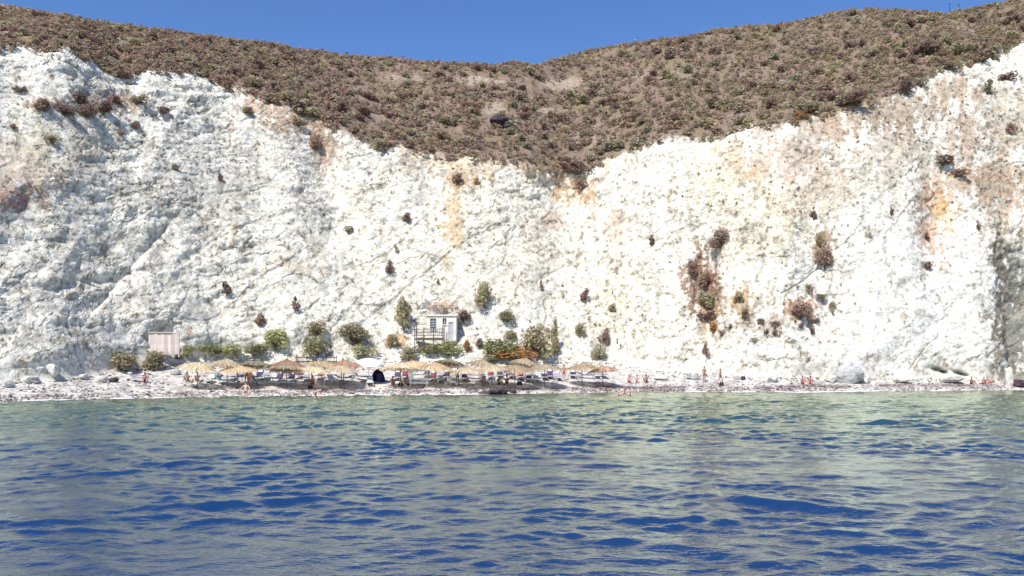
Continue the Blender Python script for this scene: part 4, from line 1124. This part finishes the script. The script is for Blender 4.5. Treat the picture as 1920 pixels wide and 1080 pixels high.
def beach_tent():
    p, mpp = ground(709, 716)
    o = empty('beach_tent', p, 'dark navy pop up beach tent beside the white cloth parasol', 'tent', rz=RAD(-12))
    bm = bmesh.new(); arcs = []
    for j in range(5):
        t = j / 4; yy = -.1 + .85 * t; hh = 1.28 * (1 - .62 * t ** 1.5); ww = .66 * (1 - .2 * t)
        arcs.append([bm.verts.new((ww * math.cos(math.pi * k / 10) + .10 * math.sin(math.pi * k / 10), yy, hh * math.sin(math.pi * k / 10) ** .8 - .03)) for k in range(11)])
    for j in range(4):
        for k in range(10): bm.faces.new((arcs[j][k], arcs[j][k + 1], arcs[j + 1][k + 1], arcs[j + 1][k]))
    bm.faces.new(arcs[-1])
    me = bpy.data.meshes.new('shell'); bm.to_mesh(me); bm.free(); me.materials.append(CLOTH['navy'])
    part('shell', me, o)
    part('ground_sheet', box_mesh('ground_sheet', 1.3, .9, .02, CLOTH['purple'], 0, (0, .3, .06)), o)
    part('front_flap', box_mesh('front_flap', .62, .03, .78, CLOTH['navy'], 0, (.22, -.14, .40)), o)
    co = [(.67 * math.cos(math.pi * k / 10) + .10 * math.sin(math.pi * k / 10), -.12, 1.29 * math.sin(math.pi * k / 10) ** .8 - .03) for k in range(11)]
    part('hoop', rod_mesh('hoop', co, .018, CLOTH['purple'], 5), o)
beach_tent()

# white post, fence, bag
p, _ = ground(607, 725)
o = empty('post', p, 'thin white upright post between the reddish sitting person and the lilac white lounger', 'post')
part('shaft', rod_mesh('shaft', [(0, 0, -.3), (0, 0, 1.75)], .045, M_WHITE), o); part('cap', box_mesh('cap', .16, .16, .06, M_WHITE, .01, (0, 0, 1.78)), o)

def rail_fence():
    pts = [ground(x_, 681)[0] for x_ in (556, 575, 594, 613, 632)]
    o = empty('rail_fence', pts[2], 'thin dark wooden rail fence above the parasols below the stacked pair of bushes', 'fence')
    post = box_mesh('post', .07, .07, 1.1, M_DWOOD, .008)
    loc = [q - pts[2] for q in pts]
    zt = max(q.z for q in loc) + .62
    for q in loc: part('post', post, o, (q.x, q.y, q.z + .35))
    for h_ in (0, -.42):
        part('rail', rod_mesh('rail', [(loc[0].x - .2, loc[0].y - .06, zt + h_)] + [(q.x, q.y - .06, zt + h_ + .02 * math.sin(q.x)) for q in loc[1:]] , .045, M_DWOOD, 6), o)
rail_fence()

def bag(px, py, cloth, label, s=1.0):
    p, mpp = ground(px, py)
    o = empty('beach_bag', p, label, 'bag', 'bags on the beach', RP.uniform(-.4, .4)); o.scale = (s,) * 3
    bm = bmesh.new(); bmesh.ops.create_cube(bm, size=1)
    for v in bm.verts:
        k = 1.0 if v.co.z < 0 else .72
        v.co = Vector((v.co.x * .62 * k, v.co.y * .34 * k, v.co.z * .42 + .20))
    bmesh.ops.bevel(bm, geom=bm.edges[:], offset=.06, segments=2, affect='EDGES')
    me = bpy.data.meshes.new('sack'); bm.to_mesh(me); bm.free(); me.materials.append(CLOTH[cloth]); part('sack', me, o)
    hd = rod_mesh('handle', [(-.16, 0, .38), (-.12, 0, .56), (0, 0, .62), (.12, 0, .56), (.16, 0, .38)], .018, CLOTH[cloth], 5)
    part('handle', hd, o, (0, -.08, 0)); part('handle', hd, o, (0, .08, 0))
bag(974, 722, 'black', 'black beach bag just right of the person in a purple top')
bag(1383, 712, 'grey', 'grey beach bag left of two on the white sand right of the walking person')
bag(1394, 713, 'black', 'dark beach bag right of two on the white sand right of the walking person')
bag(752, 724, 'black', 'black beach bag between the two reddish people by the navy tent', .9)
bag(583, 728, 'black', 'black beach bag in front of the reddish person by the white post', .8)
bag(1352, 724, 'black', 'black beach bag at the feet of the person walking by the right cliff', .9)

# ---- white hut with terrace
def hut():
    p, m = ground(828, 641)
    o = empty('hut', p + Vector((0, -.75, 0)), 'small white flat roofed hut built against the cliff above the vivid green bush', 'hut')
    W, D_, H = 3.5, 3.0, 2.95
    bm = bmesh.new()
    # front wall with openings: window, small window, door
    xs = [-W / 2, -1.3, -.6, .15, .6, .85, 1.40, W / 2]; zs = [-1.2, 0.15, 1.35, 1.95, 2.25, 2.7, H]
    holes = [(1, 2, 2, 5), (3, 4, 3, 5)]
    grid = [[bm.verts.new((x_, 0, z_)) for x_ in xs] for z_ in zs]
    for j in range(len(zs) - 1):
        for i in range(len(xs) - 1):
            if any(a <= i < b and c <= j < d for a, b, c, d in holes): continue
            if i == 5 and 1 <= j < 4: continue
            bm.faces.new((grid[j][i], grid[j][i + 1], grid[j + 1][i + 1], grid[j + 1][i]))
    ext_ = bmesh.ops.extrude_face_region(bm, geom=bm.faces[:])
    for v in [g for g in ext_['geom'] if isinstance(g, bmesh.types.BMVert)]: v.co.y += .3
    for sx in (-1, 1):
        r_ = bmesh.ops.create_cube(bm, size=1)
        for v in r_['verts']: v.co = Vector((v.co.x * .28 + sx * (W / 2 - .14), v.co.y * (D_ - .3) + D_ / 2 + .152, v.co.z * (H + 1.2) + H / 2 - .6))
    bmesh.ops.recalc_face_normals(bm, faces=bm.faces[:])
    me = bpy.data.meshes.new('wall'); bm.to_mesh(me); bm.free(); me.materials.append(M_PLASTER); w = part('wall', me, o)
    part('roof', box_mesh('roof', W + .3, D_ + .3, .16, M_PLASTER, .02, (0, D_ / 2, H + .082)), o)
    fr = bmesh.new()
    def frame(x0, x1, z0, z1, name='window'):
        f = part(name, box_mesh('sill', x1 - x0 + .16, .12, .06, M_WHITE, 0, ((x0 + x1) / 2, -.06, z0 - .03)), o)
        part('frame', box_mesh('frame', .05, .06, z1 - z0, M_METAL, 0, ((x0 + x1) / 2, .14, (z0 + z1) / 2)), f)
        part('pane', box_mesh('pane', x1 - x0, .02, z1 - z0, M_GLASS, 0, ((x0 + x1) / 2, .2, (z0 + z1) / 2)), f)
        for s in range(5 if x1 - x0 > .6 else 0):
            part('slat', box_mesh('slat', x1 - x0 - .06, .03, .07, M_METAL, 0, ((x0 + x1) / 2, .09, z0 + .14 + s * (z1 - z0 - .2) / 4)), f)
    frame(-1.3, -.6, 1.35, 2.7); frame(.15, .6, 1.95, 2.7)
    d = part('door', box_mesh('door', .53, .06, 2.06, M_METAL, .01, (1.125, .16, 1.2)), o)
    part('handle', box_mesh('handle', .05, .06, .16, M_WHITE, 0, (.92, .10, 1.2)), d)
    part('step', box_mesh('step', 1.0, .5, .16, M_PLASTER, .01, (1.125, -.25, .06)), o)
    return o
hut()

def terrace():
    p, m = ground(806, 648)
    o = empty('terrace', p + Vector((0, -2.2, .1)), 'dark wooden terrace frame with railings in front of the left side of the white hut', 'terrace')
    W, D_, H = 3.2, 2.0, 1.0
    post = box_mesh('post', .10, .10, 2.5, M_DWOOD, .01)
    for x_ in (-W / 2, -.55, .55, W / 2): part('post', post, o, (x_, 0, .55))
    for x_ in (-W / 2, W / 2): part('post', post, o, (x_, D_, .75))
    pl = box_mesh('plank', .19, D_ + .1, .05, M_WOOD, .006)
    for k in range(17): part('plank', pl, o, (-W / 2 + .02 + k * .198, D_ / 2, .55 + .004 * (k % 3)))
    rail = box_mesh('rail', W + .1, .06, .07, M_DWOOD, .008)
    for z_ in (.86, 1.2, 1.58): part('rail', rail, o, (0, -.085, z_))
    part('beam', box_mesh('beam', W, .12, .14, M_DWOOD, .01), o, (0, -.115, .38))
    part('brace', rod_mesh('brace', [(-W / 2, -.1, -.5), (-.55, -.1, .35)], .035, M_DWOOD, 5), o)
    part('brace', rod_mesh('brace', [(W / 2, -.1, -.5), (.55, -.1, .35)], .035, M_DWOOD, 5), o)
    bl = box_mesh('baluster', .04, .04, .66, M_DWOOD)
    for k in range(14): part('baluster', bl, o, (-1.45 + k * .223, -.03, 1.2))
terrace()

def rock_mesh(seed, name='rock', sub=2, rough=.28, col=(0.5, 0.48, 0.45), flat=1.0):
    bm = bmesh.new(); bmesh.ops.create_icosphere(bm, subdivisions=sub, radius=.5)
    co = np.array([v.co[:] for v in bm.verts])
    n1 = fbm(co[:, 0] * 2.4 + seed * 3.1, co[:, 1] * 2.4, co[:, 2] * 2.4 + seed, 3)
    rg = np.random.default_rng(seed)
    for k in range(7):   # chop flat faces
        d = rg.normal(size=3); d /= np.linalg.norm(d); lim = .30 + .12 * rg.random()
        ex = np.maximum(co @ d - lim, 0); co = co - ex[:, None] * d[None, :] * .85
    co = co * (1 + rough * n1)[:, None]; co[:, 2] *= flat
    for v, c in zip(bm.verts, co): v.co = c
    me = bpy.data.meshes.new(name); bm.to_mesh(me); bm.free()
    a = me.attributes.new('Col', 'FLOAT_COLOR', 'POINT'); cc = np.ones((len(co), 4), np.float32)
    cc[:, :3] = np.clip(np.array(col)[None, :] * (1 + .25 * n1[:, None]), .02, .85); a.data.foreach_set('color', cc.ravel())
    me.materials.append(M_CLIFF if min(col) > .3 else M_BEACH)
    return me
STONE = [rock_mesh(40 + k, 'stone', 1, .2, [(0.50, .36, .29), (.6, .50, .42), (.46, .35, .30)][k % 3], .8) for k in range(6)]
def dry_wall():
    p, m = ground(832, 578)
    o = empty('stone_wall', p + Vector((0, -.4, 0)), 'low reddish dry stone wall on the ledge above the white hut roof', 'wall')
    k = 0
    for j in range(2):
        for i in range(12 - j):
            if j == 1 and i % 3 == 1: continue
            part('stone', STONE[k % 6], o, (-2.1 + i * .34 + j * .17 + RP.uniform(-.04, .04), RP.uniform(-.05, .05), .05 + j * .24), (0, 0, RP.random() * 6.28), (RP.uniform(.3, .45), .4, RP.uniform(.26, .4))); k += 1
dry_wall()

def pink_panel():
    p, m = ground(305, 662)
    near = min(ground(a, b)[0].y for a in range(284, 328, 5) for b in range(630, 660, 6)) - .15
    D = near; p = Vector(((305 - 960) / F * D, D, CAMZ + (HZ - 666) / F * D))
    o = empty('plank_panel', p, 'pale pink panel of upright boards standing against the cliff behind two olive bushes', 'panel')
    bd = box_mesh('board', .335, .05, 2.0, M_PINK, .006)
    for k in range(9): part('board', bd, o, (-1.36 + k * .34, RP.uniform(0, .02), 1.1 + RP.uniform(-.09, .05)), (0, RAD(RP.uniform(-.8, .8)), 0))
    rl = box_mesh('cross_rail', 3.1, .06, .12, M_PINK, .01)
    part('cross_rail', rl, o, (0, .075, .45)); part('cross_rail', rl, o, (0, .075, 1.85))
    fp = box_mesh('frame_post', .10, .14, 2.4, M_PINK, .01)
    part('frame_post', fp, o, (-1.62, 0, 1.0)); part('frame_post', fp, o, (1.62, 0, 1.0)); 
    part('lintel', box_mesh('lintel', 3.5, .14, .10, M_PINK, .01), o, (0, 0, 2.26))
pink_panel()

# posts on the skyline
for px, hh, lb in ((1781, 1.7, 'taller thin post standing on the skyline at the upper right'), (1797, 1.3, 'shorter thin post on the skyline just right of the taller one')):
    c_ = int(np.clip(round((px - PX[0]) / (PX[1] - PX[0])), 0, NC - 1)); q = Vector(P[NR - 2, c_])
    o = empty('skyline_post', q, lb, 'post'); part('shaft', rod_mesh('shaft', [(0, 0, -.5), (0, 0, hh)], .07, M_DWOOD), o); part('cap', box_mesh('cap', .2, .2, .1, M_DWOOD, 0, (0, 0, hh + .05)), o)

# ---- boulders
GREYR, WHITER, DARKR, PURP = (0.52, 0.52, 0.53), (0.66, 0.65, 0.61), (0.10, 0.085, 0.09), (0.085, 0.055, 0.075)
BOULD = [
 (1586, 715, 56, 44, GREYR, 'big grey speckled boulder at the foot of the white right cliff'),
 (1890, 722, 22, 40, WHITER, 'pointed white boulder in front of the dark recess at the right end'),
 (1912, 726, 26, 14, PURP, 'dark purple boulder at the right edge of the beach'),
 (927, 738, 26, 14, DARKR, 'left one of the black rocks at the waterline below the person in a purple top'),
 (945, 738, 24, 15, PURP, 'right one of the black rocks at the waterline below the person in a purple top'),
 (908, 739, 24, 7, DARKR, 'flat black rock at the waterline left of the two black rocks'),
 (962, 736, 18, 8, DARKR, 'small flat dark rock right of the two black rocks at the waterline'),
 (100, 704, 24, 24, WHITER, 'tall white boulder with a shaded right side at the left cliff foot'),
 (60, 716, 30, 15, WHITER, 'low white boulder left of the tall white one at the left cliff foot'),
 (160, 712, 20, 12, GREYR, 'grey boulder right of the tall white one at the left cliff foot'),
 (190, 716, 24, 14, WHITER, 'small white boulder below the large olive bush at the left end'),
 (15, 726, 24, 12, GREYR, 'grey boulder at the left picture edge on the beach'),
 (215, 716, 16, 10, DARKR, 'small dark boulder below the large olive bush at the left end'),
 (330, 702, 20, 12, GREYR, 'grey boulder right of the olive bush in front of the pink panel'),
 (1447, 716, 22, 12, GREYR, 'low grey boulder left of the two reddish people below the right cliff'),
 (1620, 717, 22, 14, WHITER, 'white boulder touching the right side of the big grey speckled boulder'),
 (1555, 716, 20, 16, WHITER, 'white boulder touching the left side of the big grey speckled boulder'),
 (1690, 716, 30, 10, WHITER, 'flat white boulder at the cliff foot right of the big grey one'),
 (1780, 716, 44, 18, WHITER, 'wide white boulder under the dark crevices at the right end'),
 (1240, 712, 26, 12, WHITER, 'white boulder left of the lone dark lounger at the cliff foot'),
 (935, 236, 40, 20, PURP, 'dark rock outcrop in the middle of the brown hillside'),
 (952, 240, 24, 14, DARKR, 'smaller dark rock right beside the dark outcrop on the hillside'),
]
for i, (px, py, w, h, col, lb) in enumerate(BOULD):
    p, mpp = ground(px, py)
    o = bpy.data.objects.new('boulder', rock_mesh(100 + i, 'boulder', 3, .34, col)); COL.objects.link(o)
    o.location = p + Vector((0, -.1 * w * mpp, h * mpp * .38)); o.scale = (w * mpp * 1.12, w * mpp * .95, h * mpp * 1.15); o.rotation_euler = (0, 0, i * 1.3)
    tag(o, lb, 'boulder', 'boulders and rocks')

# ---- cobbles along the shore and rubble at the cliff foot, one mass each
def stones(name, label, spots, mat):
    bm = bmesh.new(); bmesh.ops.create_icosphere(bm, subdivisions=1, radius=.5)
    v0 = np.array([v.co[:] for v in bm.verts]); f0 = np.array([[v.index for v in f.verts] for f in bm.faces]); bm.free()
    rg = np.random.default_rng(len(spots)); VV, FF, CC = [], [], []; b = 0
    for px, py, s, col, fl in spots:
        p, mpp = ground(px, py)
        q, r_ = np.linalg.qr(rg.normal(size=(3, 3)))
        v = (v0 * (1 + .25 * rg.normal(size=(len(v0), 1)))) @ q * np.array([1.25, 1, fl]) * s * mpp
        VV.append(v + np.array(p) + np.array([0, 0, s * mpp * fl * .2])); FF.append(f0 + b); b += len(v0)
        CC.append(np.repeat(np.clip(np.array([col]) * (1 + .2 * rg.normal()), .02, .8), len(v0), 0))
    o = mesh_np(name, np.concatenate(VV), np.concatenate(FF), mat, np.concatenate(CC))
    return tag(o, label, 'stones', kind='stuff')
rgS = np.random.default_rng(8); sp = []
dens = lambda x_: 0.35 + 0.65 * (vnoise(np.array([x_ / 50.0]), np.array([3.0]), np.array([0.0]))[0] > -0.15)
while len(sp) < 4200:
    x_ = rgS.uniform(-300, 2200)
    if rgS.random() > dens(x_): continue
    up = abs(rgS.normal(5, 4)); s = rgS.uniform(1.2, 4.2)
    col = [(0.13, .075, .085), (.20, .12, .12), (.34, .30, .30), (.10, .07, .08), (.5, .47, .44)][rgS.integers(5)]
    sp.append((x_, float(np.interp(x_, PX, S_)) - up + 1, s, col, .55))
stones('shore_cobbles', 'dark reddish and grey cobbles strewn along the waterline', sp, M_BEACH)
sp = []
while len(sp) < 4600:
    x_ = rgS.uniform(-300, 2200); b = float(np.interp(x_, PX, B_)); s_ = float(np.interp(x_, PX, S_))
    t = rgS.random(); y_ = b + (s_ - b) * (t if x_ < 480 else t ** 2.4) - 4
    s = rgS.uniform(1.5, 5.5) if x_ < 480 else rgS.uniform(1, 3.6)
    col = [(.58, .56, .53), (.40, .385, .38), (.22, .20, .20), (.62, .60, .57), (.12, .095, .10)][rgS.integers(5)]
    sp.append((x_, y_, s, col, .7))
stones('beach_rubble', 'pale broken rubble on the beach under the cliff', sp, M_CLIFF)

# ---- swash line
def foam():
    rg = np.random.default_rng(3); Q = []
    m, nt, bs = new_mat('foam'); bs.inputs['Base Color'].default_value = (.8, .8, .8, 1); bs.inputs['Roughness'].default_value = .9
    for x0 in np.arange(-300, 2200, 2.6):
        if vnoise(np.array([x0 / 34.0]), np.array([7.7]), np.array([0.]))[0] < -0.25: continue
        s_ = float(np.interp(x0, PX, S_)) + 1.6 * vnoise(np.array([x0 / 60.0]), np.array([1.7]), np.array([0.]))[0]
        y_ = CAMZ * F / (s_ + .2 - HZ)
        wd = .22 + .25 * abs(vnoise(np.array([x0 / 9.0]), np.array([2.7]), np.array([0.]))[0])
        X0, X1 = (x0 - 960) / F * y_, (x0 + 2.7 - 960) / F * y_
        for k in range(3):
            a = y_ - .5 + .3 * k + .08 * rg.normal(); b = a + wd * rg.uniform(.6, 1.2)
            zt = .028 + .012 * k + .008 * rg.random()
            Q.append([(X0, a, zt), (X1, a + .04 * rg.normal(), zt), (X1, b, zt + .02), (X0, b, zt + .02)])
    Q = np.array(Q)
    tag(mesh_np('foam', Q.reshape(-1, 3), np.arange(len(Q) * 4).reshape(-1, 4), m), 'thin white swash line where the sea meets the shingle', 'foam', kind='stuff')
foam()
